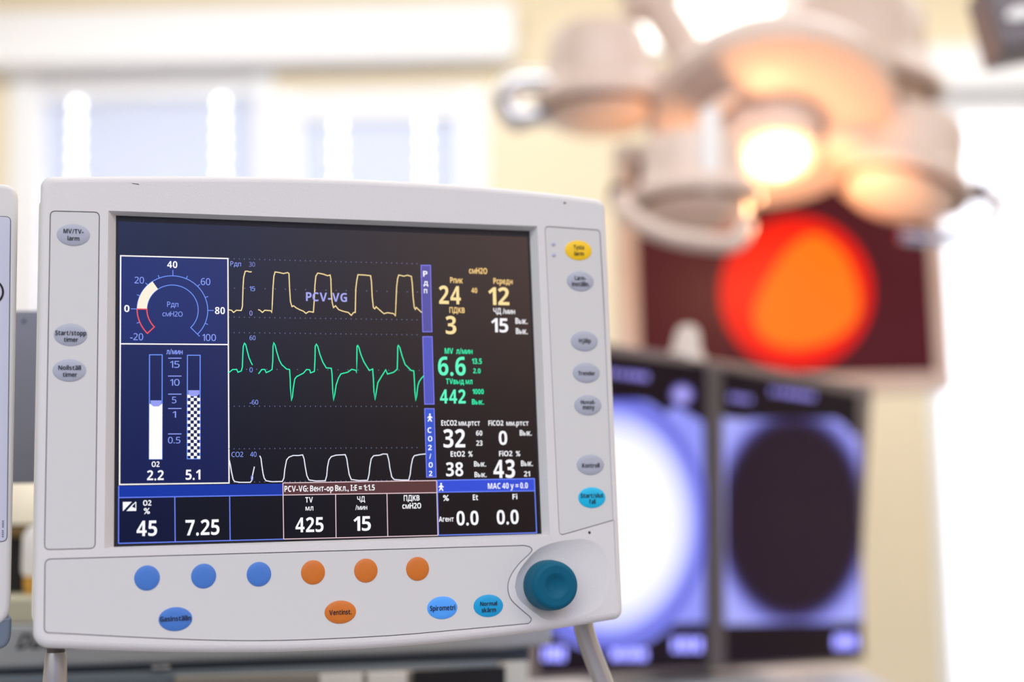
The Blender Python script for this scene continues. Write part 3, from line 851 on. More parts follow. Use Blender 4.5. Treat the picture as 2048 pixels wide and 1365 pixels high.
OX, OY = 9.0, 6.4
GK = M['greykey']
for (cx_, cy_, m, ls) in (
    (-148.8, 81.7, GK, (('MV/TV-', 127, 167.2, 458.4, 467.2), ('larm', 135, 158.8, 472.2, 481.2))),
    (-149.5, 24.7, GK, (('Start/stopp', 110.4, 172.5, 661.5, 671), ('timer', 127.6, 156, 674.6, 684))),
    (-149.8, 4.7, GK, (('Nollställ', 116.6, 162, 731, 740.4), ('timer', 125.5, 154, 744.6, 754))),
    (154.2, 83.2, M['yellowkey'], (('Tysta', 1147.6, 1168, 490.6, 499.2), ('larm', 1148.8, 1167.7, 502.8, 511.6))),
    (154.8, 63.5, GK, (('Larm-', 1149.8, 1172, 552.3, 560.9), ('inställn.', 1144, 1178.8, 563.6, 572.8))),
    (156.1, 25.6, GK, (('Hjälp', 1158, 1181.7, 677.3, 686.2),)),
    (156.7, 5.8, GK, (('Trender', 1156.6, 1190, 742.4, 751.2),)),
    (157.0, -14.4, GK, (('Huvud-', 1161.4, 1190.4, 800.1, 808.7), ('meny', 1165.7, 1189, 812.5, 819.6))),
    (157.3, -51.2, GK, (('Kontroll', 1164.3, 1199, 926.7, 935.9),)),
    (157.6, -71.4, M['turqkey'], (('Start/slut', 1161.4, 1206.8, 986.8, 996.2), ('fall', 1178.3, 1191.4, 999, 1008.4)))):
    key(cx_, cy_, OX, OY, m, ls)
for i, cx_ in enumerate((-107.0, -76.2, -45.4, -14.6, 16.2, 47.0)):
    key(cx_, -111.0, 6.95, 6.95, M['bluekey'] if i < 3 else M['orangekey'])
for (cx_, m, ls) in ((-91.5, M['bluekey'], (('Gasinställn', 319.8, 381.8, 1232.6, 1243),)), (1.0, M['orangekey'], (('Ventinst.', 658.8, 703, 1219.8, 1230.2),)),
                     (61.5, M['skykey'], (('Spirometri', 860, 910.5, 1211.2, 1221.8),)), (89.7, M['cyankey'], (('Normal', 960.5, 994.4, 1203.4, 1212.3), ('skärm', 963.5, 991.9, 1215.8, 1225.2)))):
    key(cx_, -134.1, 9.2, 6.6, m, ls)

# dial
kx, ky = DC[0]-0.0062, DC[1]-0.0028
mb = MB(); T = Matrix.Translation((kx, ky, ZF-0.0030))
mb.lathe([(0.0142, 0.0), (0.0150, 0.0012), (0.0151, 0.006), (0.0146, 0.0135), (0.0140, 0.0165), (0.0131, 0.0178), (0.0115, 0.0183), (0.0078, 0.0183), (0.0066, 0.0179), (0.0050, 0.0167), (0.0028, 0.0160), (0.0003, 0.0158)], 64, T)
mb.f.append(tuple(range(11, 64*12, 12)))
mpart(mb, 'dial', M['knob'], smooth=True)
# small lamps, hole and moulding speck
for (x, y) in ((137.7, 86.8), (137.8, 79.8)):
    mb = MB(); mb.lathe([(0.0014, 0), (0.0013, 0.0006), (0.0007, 0.0009), (0.0001, 0.001)], 16, Matrix.Translation((x/1000, y/1000, ZF-0.0005))); mpart(mb, 'indicator_lamp', M['led'], smooth=True)
mb = MB(); mb.lathe([(0.0009, 0), (0.0008, 0.0003), (0.0001, 0.0004)], 14, Matrix.Translation((0.1551, -0.0926, ZF-0.0001))); mpart(mb, 'sensor_hole', M['blackmark'])
for pts in ([(1126.5, 404.6), (1132, 404.8), (1131.5, 408.2), (1127.5, 407.8)], [(262, 366.2), (277, 368.2), (279, 370.6), (276, 369.6), (266, 368)]):
    mb = MB(); mb.v = [(*MP.px(a, b, ZF), ZF+0.00005) for a, b in pts]; mb.f = [tuple(range(len(pts)))]
    mpart(mb, 'scuff_mark', M['blackmark'])
# stand: two legs and a foot plate, below the housing
def mleg(pts, rad, name='leg'):
    mb = MB(); mb.tube(pts, rad, 20); return mpart(mb, name, M['leg'], smooth=True)


LZ = -0.030
a0 = MP.px(112, 1290, LZ); a1 = MP.px(112, 1308, LZ); a2 = MP.px(110, 1365, LZ)
mb = MB(); mb.tube([(*a0, LZ), (*a1, LZ)], 0.0050, 20); mpart(mb, 'collar', M['collar'], smooth=True)
zb_ = BASE.y
mleg([(a1[0], a1[1]+0.0006, LZ), (a1[0], a1[1]-0.0016, LZ), (*a2, LZ), (a2[0]-0.0005, zb_+0.008, LZ)], [0.0052, 0.0060, 0.0068, 0.0072])
rp = [MP.px(1166, 1240, LZ), MP.px(1169, 1262, LZ), MP.px(1181, 1300, LZ), MP.px(1206, 1365, LZ)]
pts = smoothline([(*p, LZ) for p in rp]+[(rp[3][0]+0.010, zb_+0.03, LZ), (rp[3][0]+0.011, zb_+0.008, LZ)], 5)
mleg(pts, 0.0064)
mb = MB(); mb.prism(rrect(-0.175, -0.0, 0.185, 0.008, 0.002), -0.11, 0.05); mpart(mb, 'foot_plate', M['leg'])
for v in bpy.data.objects['foot_plate'].data.vertices:
    v.co.y += zb_

# ------------------------------------------------------------------ neighbouring device, cut by the picture edge
SO = at(-150, 830, 0.80)
SP = Plane(SO, (0.94, 0.341, 0.0), (-0.004, 0.03, 1.0))
def spx(p, z=0.0):
    return [SP.px(a, b, z) for a, b in p]


e0 = SP.px(36, 600); tp = SP.px(0, 372)[1]; bt = SP.px(0, 1300)[1]
SB = Vector((0, bt-0.08, -0.03))
DEV = thing('patient_device', 'white device cut by the picture edge, its panel carrying a black ring', 'monitor', matrix=SP.matrix() @ Matrix.Translation(SB))
SOF = -SB
so = rpoly([(-0.26, bt+0.012, 0.012), (SP.px(22, 1262)[0]-0.0005, bt+0.012, 0.014), (SP.px(36.5, 400)[0], tp, 0.009), (-0.26, tp+0.004, 0.009)])
mb = MB(); mb.prism(so, -0.045, 0.006, r=0.0028, seg=4); mb.build('housing', M['shell2'], DEV, True, SOF)
so2 = rpoly([(-0.258, bt, 0.010), (SP.px(21, 1290)[0], bt, 0.014), (SP.px(23, 1262)[0], bt+0.018, 0.002), (-0.258, bt+0.018, 0.002)])
mb = MB(); mb.prism(so2, -0.043, 0.0050, r=0.002); mb.build('foot_band', M['slate'], DEV, True, SOF)
px_ = rpoly([(-0.24, SP.px(0, 1086, .006)[1], 0.003), (SP.px(13.5, 1080, .006)[0], SP.px(12, 1083, .006)[1], 0.003), (SP.px(20.5, 440, .006)[0], SP.px(14, 434.5, .006)[1], 0.0025), (-0.24, SP.px(0, 431.5, .006)[1], 0.003)])
mb = MB(); mb.prism(inset(px_, -0.0004), 0.004, 0.00615); mb.build('panel_groove', M['groove'], DEV, False, SOF)
mb = MB(); mb.prism(px_, 0.005, 0.0064, r=0.0003, seg=2); mb.build('front_panel', M['bluepanel'], DEV, True, SOF)
rc = Vector(SP.px(-21, 584, .0066)); rr_ = (Vector(SP.px(6, 584, .0066))-rc).length
mb = MB(); poly(mb, ellipse(rc.x, rc.y, rr_, rr_), 0.0011, 0.0067, True); mb.build('ring_mark', M['blackmark'], DEV, False, SOF)
mb = MB(); mb.prism(ellipse(rc.x, rc.y, rr_-0.0012, rr_-0.0012), 0.006, 0.0065); mb.build('ring_centre', M['shell2'], DEV, False, SOF)
mb = MB()
a_ = SP.px(3.0, 1075, .0066); b_ = SP.px(8.5, 1040, .0066); n = 9
for i in range(n):
    f = i/n
    if i != 4:
        mb.box(a_[0]+0.0002, a_[1]+(b_[1]-a_[1])*f, 0.0064, b_[0]-0.0002, a_[1]+(b_[1]-a_[1])*(f+0.5/n), 0.0066)
mb.build('small_print', M['groove'], DEV, False, SOF)

# ------------------------------------------------------------------ anaesthesia machine below and behind
# raised rear section: front faces a little further back than the monitor
FPm = Plane(at(500, 1330, 1.10), (0.992, 0.125, 0.0), (0, 0.10, 1.0))
def fpx(a, b):
    return FPm.px(a, b)


deck = (MON.matrix_world @ Vector((0, 0, 0))).z-0.012
MACH = thing('anaesthesia_machine', 'grey machine under the sharp monitor with dark italic lettering and a black slot', 'machine', matrix=FPm.matrix())
mb = MB(); mb.box(-0.62, 0.60, deck-0.06, 0.06, 1.04, deck); mb.box(-0.62, 0.62, 0.02, 0.06, 1.04, deck-0.06)
cb = mb.build('cabinet', M['machine'], MACH); cb.data.transform(FPm.matrix().inverted())
def shelf_part(name, pts, z0, z1, m, r=0.0):
    mb = MB(); mb.prism([fpx(*p) for p in pts], z0, z1, r=r, seg=3); return mb.build(name, m, MACH, True)


fas = shelf_part('fascia', [(-160, 1345), (1000, 1301), (1105, 1290), (1105, 1236), (-160, 1252)], -0.16, -0.004, M['machine'], 0.004)
shelf_part('dark_rail', [(-160, 1368), (1060, 1322), (1060, 1293), (-160, 1336)], -0.15, -0.008, M['machinedark'])
shelf_part('lower_fascia', [(-160, 1460), (1000, 1425), (1000, 1322), (-160, 1358)], -0.15, -0.001, M['slate'], 0.004)
shelf_part('drawer_front', [(330, 1470), (990, 1450), (990, 1336), (352, 1352)], -0.05, 0.006, M['greige'], 0.003)
for (l, r, y0, y1) in ((640, 724, 1349, 1420), (735, 812, 1346, 1420)):
    shelf_part('drawer_label', [(l, y1), (r, y1-2), (r, y0-2), (l, y0)], 0.005, 0.009, M['white'], 0.001)
shelf_part('drawer_opening', [(818, 1440), (1008, 1434), (1008, 1334), (826, 1342)], 0.0, 0.010, M['black'])
mb = MB(); mb.prism([FPm.px(a, b, -0.26) for a, b in ((1012, 1500), (1060, 1497), (1056, 1278), (1010, 1282))], -0.30, -0.26, r=0.004); mb.box(*fpx(1015, 1420), -0.28, *fpx(1050, 1400), -0.02); mb.build('side_post', M['postm'], MACH, True)
shelf_part('latch', [(300, 1341), (342, 1339), (338, 1332), (304, 1334)], -0.012, -0.001, M['silver'], 0.002)
label_on('brand_lettering', 'Datex', 33, 150, 1267, 1298, M['blackmark'], fas, -0.0035, 0.01, FPm)
for v in bpy.data.objects['brand_lettering'].data.vertices:
    v.co.x += (v.co.y-fpx(50, 1298)[1])*0.35

# grey bracket plate between the two devices, with the small things seen under it
GP = Plane(at(55, 800, 1.0), (0.995, 0.10, 0), (0, 0.02, 1))
PL = thing('bracket_plate', 'grey upright bracket plate in the gap between the two white devices', 'bracket', matrix=GP.matrix())
g0 = GP.px(-60, 968); g1 = GP.px(150, 621)
mb = MB(); mb.prism(rrect(g0[0], g0[1], g1[0], g1[1], 0.002), -0.02, 0.0, r=0.0008, seg=2); mb.build('plate', M['plate'], PL, True)
mb = MB(); c = GP.px(48, 641); mb.add([(c[0]-.0014, c[1]-.0016, .0003), (c[0]+.0012, c[1]-.0018, .0003), (c[0]+.0009, c[1]+.0002, .0003), (c[0]+.0013, c[1]+.0026, .0003), (c[0]+.0008, c[1]+.0008, .0003), (c[0]-.0010, c[1]-.0002, .0003)], [(0, 1, 2, 3, 4, 5)])
mb.build('chipped_mark', M['blackmark'], PL)
mb = MB(); q0 = GP.px(40, 1240); mb.box(g0[0]+0.002, q0[1]-0.06, -0.03, g0[0]+0.012, g0[1]+0.01, -0.018); mb.build('stem', M['plate'], PL)

tp_ = at(60, 1015, 1.235)
def shelf_z(y):
    """height of the sloping shelf top at a depth y"""
    a = FPm.o+FPm.v*fpx(60, 1252)[1]-FPm.n*0.004; return a.z-(y-a.y)*0.10+0.001


st = thing('steel_hood', 'pale domed hood seen just under the grey bracket plate', 'hood', loc=tp_)
zs = shelf_z(tp_.y)-tp_.z
mb = MB(); mb.lathe([(0.001, 0.022), (0.02, 0.021), (0.034, 0.013), (0.042, -0.002), (0.044, -0.014), (0.040, -0.014), (0.030, 0.004), (0.001, 0.014)], 40); mb.build('dome', M['rear'], st, True)
mb = MB(); mb.tube([(-0.008, 0, -0.014), (-0.008, 0.0, zs)], 0.016, 16); mb.build('stem', M['black'], st, True)
mb = MB(); mb.lathe([(0.040, -0.016), (0.036, -0.022), (0.012, -0.026), (0.001, -0.026)], 40); mb.build('underside', M['brown'], st, True)
ty = 1.155
ot = thing('pale_tray', 'pale olive tray lying on the grey machine shelf behind the small white bottle', 'tray', loc=(at(50, 1215, 1.155).x, ty, shelf_z(ty-0.02)))
mb = MB(); mb.prism(rrect(-0.09, -0.026, 0.09, 0.026, 0.008), 0.0, 0.020, r=0.004); mb.build('body', M['olive'], ot, True)
bt_ = at(70, 1130, 1.155); zb2 = ot.location.z+0.0205
bo = thing('white_bottle', 'small white bottle with an amber base under the pale hood', 'bottle', loc=(bt_.x, bt_.y, zb2))
mb = MB(); mb.lathe([(0.001, 0.054), (0.006, 0.053), (0.010, 0.046), (0.0105, 0.018), (0.009, 0.014), (0.001, 0.014)], 24); mb.build('body', M['white'], bo, True)
mb = MB(); mb.lathe([(0.001, 0.014), (0.008, 0.014), (0.009, 0.010), (0.008, 0.0), (0.001, 0.0)], 24); mb.build('base', M['gold'], bo, True)

# ------------------------------------------------------------------ double radiology display
c_tl = at(1066, 662, 1.59); c_bl = at(1066, 1366, 1.59); c_tr = at(1724, 768, 2.0); c_br = at(1738, 1325, 2.0)
lm = (c_tl+c_bl)/2; rm = (c_tr+c_br)/2
RP = Plane(lm, rm-lm, (c_tl-c_bl)+(c_tr-c_br))
rw = (rm-lm).length; rb = (RP.px(1400, 1345))[1]
RB = Vector((rw*0.52, rb-0.024, -0.04))
RAD = thing('radiology_display', 'wide blurred double display with blue-white x-ray pictures beside the sharp monitor', 'display', matrix=RP.matrix() @ Matrix.Translation(RB))
ROF = -RB


def rpart(name, pts, z0, z1, m, r=0.0, parent=None):
    mb = MB(); mb.prism([RP.px(*p) for p in pts], z0, z1, r=r, seg=3)
    return mb.build(name, m, parent or RAD, True, None if parent else ROF)


def cl(a, b):
    q = RP.px(a, b); return q


yt_l = RP.px(1066, 662)[1]; yt_r = RP.px(1724, 768)[1]; yb_l = RP.px(1066, 1366)[1]; yb_r = RP.px(1738, 1325)[1]
xr_ = RP.px(1731, 1045)[0]
mb = MB(); mb.prism([(0, yb_l), (xr_, yb_r), (xr_, yt_r), (0, yt_l)], -0.05, 0.0, r=0.004, seg=3); mb.build('casing', M['bezel'], RAD, True, ROF)
scrL = rpart('screen', [(1078, 1350), (1413, 1336), (1408, 733), (1078, 690)], -0.001, 0.0008, glow('xray_dark_left', (20, 8, 24), 1.0, spec=0.12))
scrR = rpart('screen', [(1447, 1334), (1727, 1318), (1715, 790), (1440, 738)], -0.001, 0.0008, glow('xray_dark_right', (20, 8, 24), 1.0, spec=0.12))


def disc(name, plane, cpx, cpy, rx_, ry_, z, m, parent, half=None, n=48, clip=None):
    """soft round picture content; rx_, ry_ in photo pixels, clip = a box in photo pixels"""
    me = bpy.data.meshes.new(name); vs, uvs = [], []
    rg = [i/16 for i in range(17)]
    P = []
    for s_ in rg:
        for i in range(n):
            u, v = s_*math.cos(2*math.pi*i/n), s_*math.sin(2*math.pi*i/n); P.append((u, v))
    fs = []
    for q in range(16):
        for i in range(n):
            fs.append((q*n+i, q*n+(i+1) % n, (q+1)*n+(i+1) % n, (q+1)*n+i))
    pos = []
    for u, v in P:
        a, b = cpx+u*rx_, cpy-v*ry_
        if clip:
            a = min(max(a, clip[0]), clip[2]); b = min(max(b, clip[1]), clip[3]); u = (a-cpx)/rx_; v = (cpy-b)/ry_
        x, y = plane.px(a, b); pos.append((x, y, z)); uvs.append((u, v))
    me.from_pydata(pos, [], fs)
    ul = me.uv_layers.new(name='disc')
    for lp in me.loops:
        ul.data[lp.index].uv = uvs[lp.vertex_index]
    return link(name, me, m, parent)


LAVS = glow('xray_lavender', (142, 146, 255), 1.05); PALE = glow('xray_pale', (196, 198, 255), 1.05); TXT = glow('xray_text', (150, 140, 240), 1.2)
# left picture: a bright field in a dark surround
rpart('xray_area', [(1079, 1255), (1408, 1246), (1405, 845), (1350, 812), (1300, 852), (1079, 815)], 0.0007, 0.0012, glow('xray_field', (150, 154, 252), 1.0, spec=0.12), 0, scrL)
disc('xray_field', RP, 1215, 1045, 205, 262, 0.0014, radial('xray_bright', [(0.0, (255, 255, 255)), (0.60, (252, 252, 255)), (0.76, (206, 210, 255)), (0.86, (142, 148, 250)), (0.94, (84, 88, 200)), (1.0, (150, 154, 252))], 1.1), scrL, clip=(1079, 800, 1409, 1300))
disc('xray_spot', RP, 1362, 790, 24, 22, 0.0014, radial('xray_spot', [(0, (205, 200, 255)), (0.6, (160, 150, 250)), (1.0, (50, 36, 90))], 1.0), scrL)
# right picture: a dark oval over a pale field
rpart('xray_area', [(1449, 1250), (1722, 1244), (1715, 872), (1640, 858), (1540, 846), (1444, 835)], 0.0007, 0.0012, glow('xray_field_pale', (172, 174, 255), 1.0, spec=0.12), 0, scrR)
disc('xray_oval', RP, 1584, 1036, 168, 236, 0.0014, radial('xray_dark_oval', [(0, (40, 22, 40)), (0.77, (36, 20, 40)), (0.83, (56, 46, 100)), (0.95, (150, 152, 250)), (1.0, (172, 174, 255))], 1.0), scrR, clip=(1449, 838, 1720, 1247))


def print_row(l, r, y, h, sl, parent, n, m=None):
    mb = MB()
    for i in range(n):
        a = l+(r-l)*i/n; b = a+(r-l)/n*random.uniform(0.55, 0.8); yy = y+(a-l)*sl
        q = [RP.px(*p) for p in ((a, yy+h/2), (b, yy+h/2), (b, yy-h/2), (a, yy-h/2))]; k = len(mb.v)
        mb.v += [(x, y_, 0.0014) for x, y_ in q]; mb.f.append((k, k+1, k+2, k+3))
    mb.build('picture_print', m or TXT, parent)


print_row(1180, 1298, 742, 13, .12, scrL, 9); print_row(1458, 1505, 795, 12, .14, scrR, 4); print_row(1540, 1632, 783, 12, .14, scrR, 7)
BT = glow('xray_text_bright', (150, 150, 255), 2.6)
print_row(1085, 1130, 1308, 26, 0, scrL, 4, BT); print_row(1222, 1296, 1310, 20, 0, scrL, 5, BT); print_row(1344, 1404, 1290, 26, 0, scrL, 4, BT); print_row(1668, 1714, 1284, 26, 0, scrR, 4, BT)
rpart('divider', [(1413, 1340), (1447, 1338), (1440, 738), (1408, 733)], -0.001, 0.004, mat('divider_grey', (86, 80, 84), 0.5), 0.001)
# knob on top and stand below
kb = RP.px(1394, 716)
mb = MB(); Tk = Matrix.Translation((kb[0], kb[1]-0.004, -0.018)) @ Matrix.Rotation(-math.pi/2, 4, 'X')
mb.lathe([(0.025, 0.0), (0.024, 0.006), (0.018, 0.016), (0.0155, 0.034), (0.011, 0.043), (0.001, 0.046)], 32, Tk); mb.build('top_knob', M['bezelw'], RAD, True, ROF)
mb = MB(); mb.prism(rrect(rw*0.52-0.05, rb-0.016, rw*0.52+0.05, rb+0.06, 0.006), -0.075, -0.045); mb.build('stand_neck', M['machine'], RAD, True, ROF)
mb = MB(); mb.prism(rrect(rw*0.52-0.13, rb-0.024, rw*0.52+0.13, rb-0.014, 0.003), -0.15, 0.03, r=0.002); mb.build('stand_foot', M['machine'], RAD, True, ROF)
zcart = RAD.matrix_world.translation.z-0.012
CT = thing('equipment_cart', 'pale equipment cart under the blurred double x-ray display', 'cart', loc=(0.13, 1.88, 0))
mb = MB(); mb.prism(rrect(-0.36, -0.24, 0.36, 0.24, 0.02), zcart-0.032, zcart-0.002, r=0.004); mb.build('cart_top', M['bluepanel'], CT, True)
for sx in (-0.32, 0.32):
    for sy in (-0.20, 0.20):
        mb = MB(); mb.tube([(sx, sy, 0.06), (sx, sy, zcart-0.03)], 0.016, 16); mb.build('leg', M['leg'], CT, True)
        mb = MB(); mb.lathe([(0.001, 0.0), (0.02, 0.0), (0.03, 0.012), (0.03, 0.04), (0.02, 0.055), (0.001, 0.06)], 20, Matrix.Translation((sx, sy, 0))); mb.build('castor', M['black'], CT, True)
mb = MB(); mb.prism(rrect(-0.33, -0.21, 0.33, 0.21, 0.01), 0.30, 0.32); mb.build('lower_tray', M['white'], CT)

# ------------------------------------------------------------------ upper display on the wall arm
UY = 2.62
u_bl = at_y(1243, 788, UY); u_br = at_y(1906, 788, UY); u_t = at_y(1575, 400, UY)
UPn = Plane((u_bl+u_br)/2, (1, 0, 0), (0, 0.03, 1))
UB = Vector((0, -0.0, -0.03))
END = thing('wall_display', 'dark display in a white frame showing a red and orange round picture', 'display', matrix=UPn.matrix() @ Matrix.Translation(UB))
UOF = -UB
hw = (u_br-u_bl).length/2; uh = (u_t-u_bl).length
fo = rrect(-hw, 0, hw, uh, 0.008); si = [UPn.px(*p) for p in ((1281, 757), (1872, 757))]
x0, x1, y0 = si[0][0], si[1][0], si[0][1]; fi = [(x0, y0), (x1, y0), (x1, uh-0.03), (x0, uh-0.03)]
mb = MB(); mb.prism(fo, -0.05, -0.002); wallring(mb, inset(fo, 0.0), -0.002, 0.003)
k = len(mb.v)
mb2 = bmesh.new(); ed = []
for lp in (fo, fi):
    vs = [mb2.verts.new((x, y, 0.003)) for x, y in lp]; ed += [mb2.edges.new((vs[i], vs[(i+1) % len(vs)])) for i in range(len(vs))]
bmesh.ops.triangle_fill(mb2, use_beauty=True, edges=ed, normal=(0, 0, 1)); mb2.verts.index_update()
mb.add([tuple(v.co) for v in mb2.verts], [tuple(v.index for v in f.verts) for f in mb2.faces]); mb2.free()
wallring(mb, fi, 0.003, -0.002)
mb.build('frame', M['bezelw'], END, True, UOF)
mb = MB(); mb.prism(fi, -0.003, 0.0); US = mb.build('screen', glow('screen_flare_veil', (84, 28, 34), 1.0, rough=0.4, spec=0.12), END, False, UOF)  # maroon emission puts the lens flare's veil into the dark screen colour
disc('round_picture', UPn, 1592, 586, 153, 154, 0.0006, radial('endoscope_red', [(0, (255, 70, 24)), (0.6, (255, 50, 22)), (0.9, (255, 32, 16)), (0.985, (255, 28, 16)), (1.0, (150, 46, 34))], 1.0), US)
tri = [tuple(p)[:2] for p in smoothline([(1642, 470, 0), (1690, 512, 0), (1718, 592, 0), (1706, 648, 0), (1650, 686, 0), (1575, 696, 0), (1522, 672, 0), (1508, 625, 0), (1530, 568, 0), (1572, 505, 0), (1610, 474, 0), (1642, 470, 0)], 5)][:-1]
mb = MB(); q = [UPn.px(*p) for p in tri]; mb.v = [(x, y, 0.001) for x, y in q]; mb.f = [tuple(range(len(q)))]
mb.build('inner_picture', glow('endoscope_orange', (255, 126, 26), 1.0, spec=0.12), US)
mb = MB(); mb.tube([(0, uh*0.5, -0.05), (0, uh*0.5, -(WALL_Y-UY)+0.02)], 0.03, 20); mb.prism(rrect(-0.09, uh*0.5-0.09, 0.09, uh*0.5+0.09, 0.01), -(WALL_Y-UY)+0.012, -(WALL_Y-UY)+0.04)
mb.build('wall_arm', M['bezelw'], END, True, UOF)

# ------------------------------------------------------------------ surgical lamp
HUB = at(1542, 236, 2.40)
TILT = math.radians(3)
AX = Vector((-0.02, -math.sin(TILT), -math.cos(TILT))).normalized()     # the way the light shines: down, a little to the viewer
LAMP = thing('surgical_lamp', 'lit surgical ceiling lamp of four round heads with pale rail handles', 'lamp', loc=HUB)


def frame_to(p, axis):
    q = Vector(axis).to_track_quat('Z', 'Y'); return Matrix.Translation(Vector(p)-HUB) @ q.to_matrix().to_4x4()


def head(p, axis, r, h):
    """z of the frame runs along the light; the domed back is on negative z"""
    T = frame_to(p, axis); s = r
    mb = MB(); mb.lathe([(0.001, -h), (s*0.50, -h*0.985), (s*0.68, -h*0.93), (s*0.76, -h*0.80), (s*0.80, -h*0.40), (s*0.84, -h*0.22), (s*1.0, -h*0.06), (s*1.02, 0.0), (s*0.99, 0.012), (s*0.93, 0.012)], 48, T)
    hd = mb.build('lamp_head', M['lampbody'], LAMP, True)
    mb = MB(); mb.lathe([(s*0.93, 0.012), (s*0.90, 0.004), (s*0.86, 0.001), (s*0.84, 0.012), (s*0.80, 0.022)], 48, T); mb.build('seal_ring', M['lampring'], hd, True)
    mb = MB(); mb.lathe([(s*0.82, 0.018), (s*0.78, 0.030), (s*0.60, 0.040), (s*0.30, 0.046), (0.001, 0.047)], 48, T); mb.build('lens', M['lens'], hd, True)
    return hd


PL_ = at(1200, 208, 2.42); PU_ = at(1688, 172, 2.62); PR_ = at(1806, 372, 2.40); PB_ = at(1390, 400, 2.18)
head(PL_, AX+Vector((0.03, 0.0, 0)), 0.112, 0.135)
head(PU_, AX+Vector((-0.12, 0.05, 0)), 0.178, 0.165)
head(PR_, AX+Vector((-0.30, -0.14, 0)), 0.112, 0.130)
head(PB_, AX+Vector((0.02, -0.06, 0)), 0.100, 0.100)
# central body
T = frame_to(HUB, AX+Vector((0, -0.55, 0))) @ Matrix.Scale(1.32, 4)
mb = MB(); mb.lathe([(0.001, -0.075), (0.08, -0.072), (0.125, -0.055), (0.152, -0.022), (0.158, 0.0), (0.150, 0.016), (0.120, 0.024), (0.05, 0.028), (0.046, 0.022), (0.001, 0.022)], 56, T); mb.build('central_body', M['lampbody'], LAMP, True)
mb = MB(); mb.lathe([(0.060, 0.024), (0.056, 0.060), (0.048, 0.070), (0.036, 0.070)], 40, T); mb.build('bulb_collar', M['lampbody'], LAMP, True)
mb = MB(); mb.lathe([(0.036, 0.068), (0.030, 0.076), (0.016, 0.082), (0.001, 0.084)], 40, T)
mb.build('bulb_lens', glow('lamp_light', (255, 226, 190), 4.5), LAMP, True)
for p, rr_ in ((PL_, 0.05), (PU_, 0.07), (PR_, 0.05), (PB_, 0.034)):
    d = (p-HUB); mb = MB(); a = d.normalized()*0.10-AX*0.03; b = d*0.80-AX*0.035
    mb.tube([a, a.lerp(b, 0.5), b], [rr_, rr_*0.85, rr_*0.8], 20); mb.build('head_arm', M['lampbody'], LAMP, True)
# vertical sterile handle
h0 = at(1420, 225, 2.14)-HUB; h1 = at(1418, 385, 2.10)-HUB
mb = MB(); mb.tube([h0, h0.lerp(h1, .5), h1], [0.016, 0.017, 0.014], 20); mb.build('sterile_handle', M['white'], LAMP, True)
mb = MB(); mb.tube([h0, (HUB-HUB)+Vector((-0.06, -0.05, 0.03))], 0.012, 12); mb.build('handle_bracket', M['lampbody'], LAMP, True)


def rail(pts, dep, r, m='lampbody'):
    P = [at(a, b, d)-HUB for (a, b), d in zip(pts, dep)]; mb = MB(); mb.tube(smoothline(P, 6), r, 16); return mb.build('rail_handle', M[m], LAMP, True)


rail([(1110, 165), (1040, 165), (1008, 192), (1016, 222), (1040, 236), (1110, 220)], [2.42]*6, 0.021, 'silver')
rail([(1236, 392), (1262, 432), (1320, 466), (1400, 484), (1470, 484), (1492, 450)], [2.12, 2.08, 2.06, 2.06, 2.08, 2.12], 0.014)
rail([(1910, 385), (1962, 383), (1996, 402), (1985, 440), (1930, 468), (1870, 478), (1800, 470)], [2.40]*7, 0.012, 'silver')
for (a, b, d) in ((1236, 392, 2.12), (1958, 384, 2.40), (1034, 240, 2.42)):
    mb = MB(); c = at(a, b, d)-HUB; mb.lathe([(0.001, -0.02), (0.012, -0.017), (0.016, 0), (0.012, 0.017), (0.001, 0.02)], 20, Matrix.Translation(c)); mb.build('rail_joint', M['lampdark'], LAMP, True)
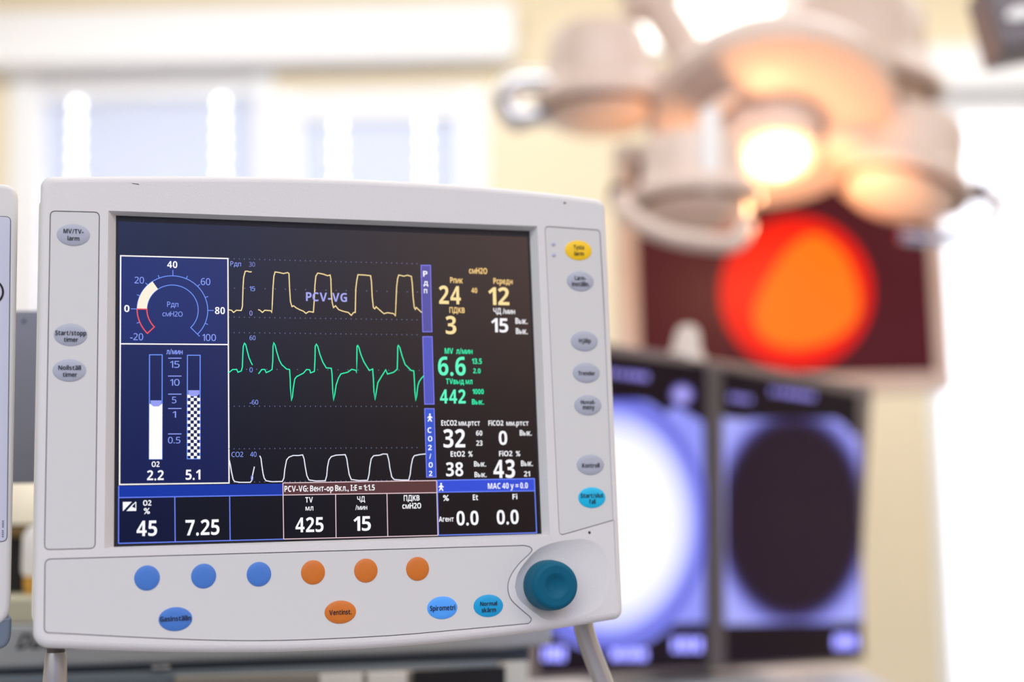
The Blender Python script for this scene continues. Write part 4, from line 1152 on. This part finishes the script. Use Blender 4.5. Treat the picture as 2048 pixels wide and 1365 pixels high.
# suspension arm up to the ceiling
s0 = HUB+Vector((-0.10, 0.05, 0.06)); s1 = at(1365, 90, 2.5); s2 = at(1300, -10, 2.55); s3 = at(1290, -60, 2.56)
mb = MB(); mb.tube([Vector(p)-HUB for p in smoothline([s0, s1, s2], 6)], 0.034, 20)
mb.build('suspension_arm', M['lampbody'], LAMP, True)
mb = MB(); mb.lathe([(0.001, -0.045), (0.045, -0.04), (0.058, 0), (0.045, 0.04), (0.001, 0.045)], 28, Matrix.Translation(s2-HUB)); mb.build('elbow_joint', M['lampbody'], LAMP, True)
mb = MB(); mb.tube([s2-HUB, Vector((s2.x, s2.y, ZC))-HUB], 0.03, 20); mb.lathe([(0.001, -0.05), (0.10, -0.045), (0.11, 0.0), (0.001, 0.0)], 32, Matrix.Translation(Vector((s2.x, s2.y, ZC))-HUB)); mb.build('ceiling_post', M['lampbody'], LAMP, True)
pl = bpy.data.lights.new('surgical_lamp_light', 'POINT'); pl.energy = 4.2; pl.color = (1.0, 0.50, 0.22); pl.shadow_soft_size = 0.05
po = bpy.data.objects.new('surgical_lamp_light', pl); COL.objects.link(po); po.location = HUB + (T @ Vector((0, 0, 0.17)))

# lit luminaire hung in front of the back wall
LP = Plane(at(1420, 48, 3.5), (0.996, 0.02, 0.085), (0, 0.1, 1))
lum = thing('luminaire', 'bright white lit luminaire between the lamp arm and its largest head', 'luminaire', matrix=LP.matrix())
q = [LP.px(*p) for p in ((1255, 104), (1560, 84), (1560, -30), (1255, -12))]
mb = MB(); mb.prism(q, -0.05, 0.0, r=0.004); mb.build('casing', M['white'], lum, True)
mb = MB(); mb.prism(inset(q, 0.012), -0.01, 0.003); mb.build('diffuser', glow('luminaire_light', (255, 252, 244), 3.2), lum)
zt_ = LP.px(1400, -30)[1]
up_l = LP.matrix().inverted() @ Vector((LP.o.x, LP.o.y, ZC))
mb = MB(); mb.tube([(0, 0.05, -0.03), up_l], 0.008, 12); mb.build('hanger', M['white'], lum, True)

# dark housing on a ceiling arm, top corner
DP = Plane(at(2030, 40, 1.9), (0.97, 0.0, 0.20), (-0.25, 0.1, 0.97))
dh = thing('ceiling_housing', 'dark grey ceiling-hung housing with a pale oval cap above the bright window', 'housing', matrix=DP.matrix())
q = [DP.px(*p) for p in ((2006, 98), (2200, 58), (2170, -110), (1968, -40))]
mb = MB(); mb.prism(q, -0.08, 0.0, r=0.006); mb.build('casing', M['darkgrey'], dh, True)
c = DP.px(2040, 28); mb = MB(); mb.prism(ellipse(c[0], c[1], 0.020, 0.009), 0.0, 0.004, r=0.001, seg=2); mb.build('cap', M['white'], dh, True)
up_d = DP.matrix().inverted() @ Vector((DP.o.x+0.05, DP.o.y, ZC))
mb = MB(); mb.tube([(0.03, 0.03, -0.04), up_d], 0.02, 14); mb.build('ceiling_post', M['darkgrey'], dh, True)
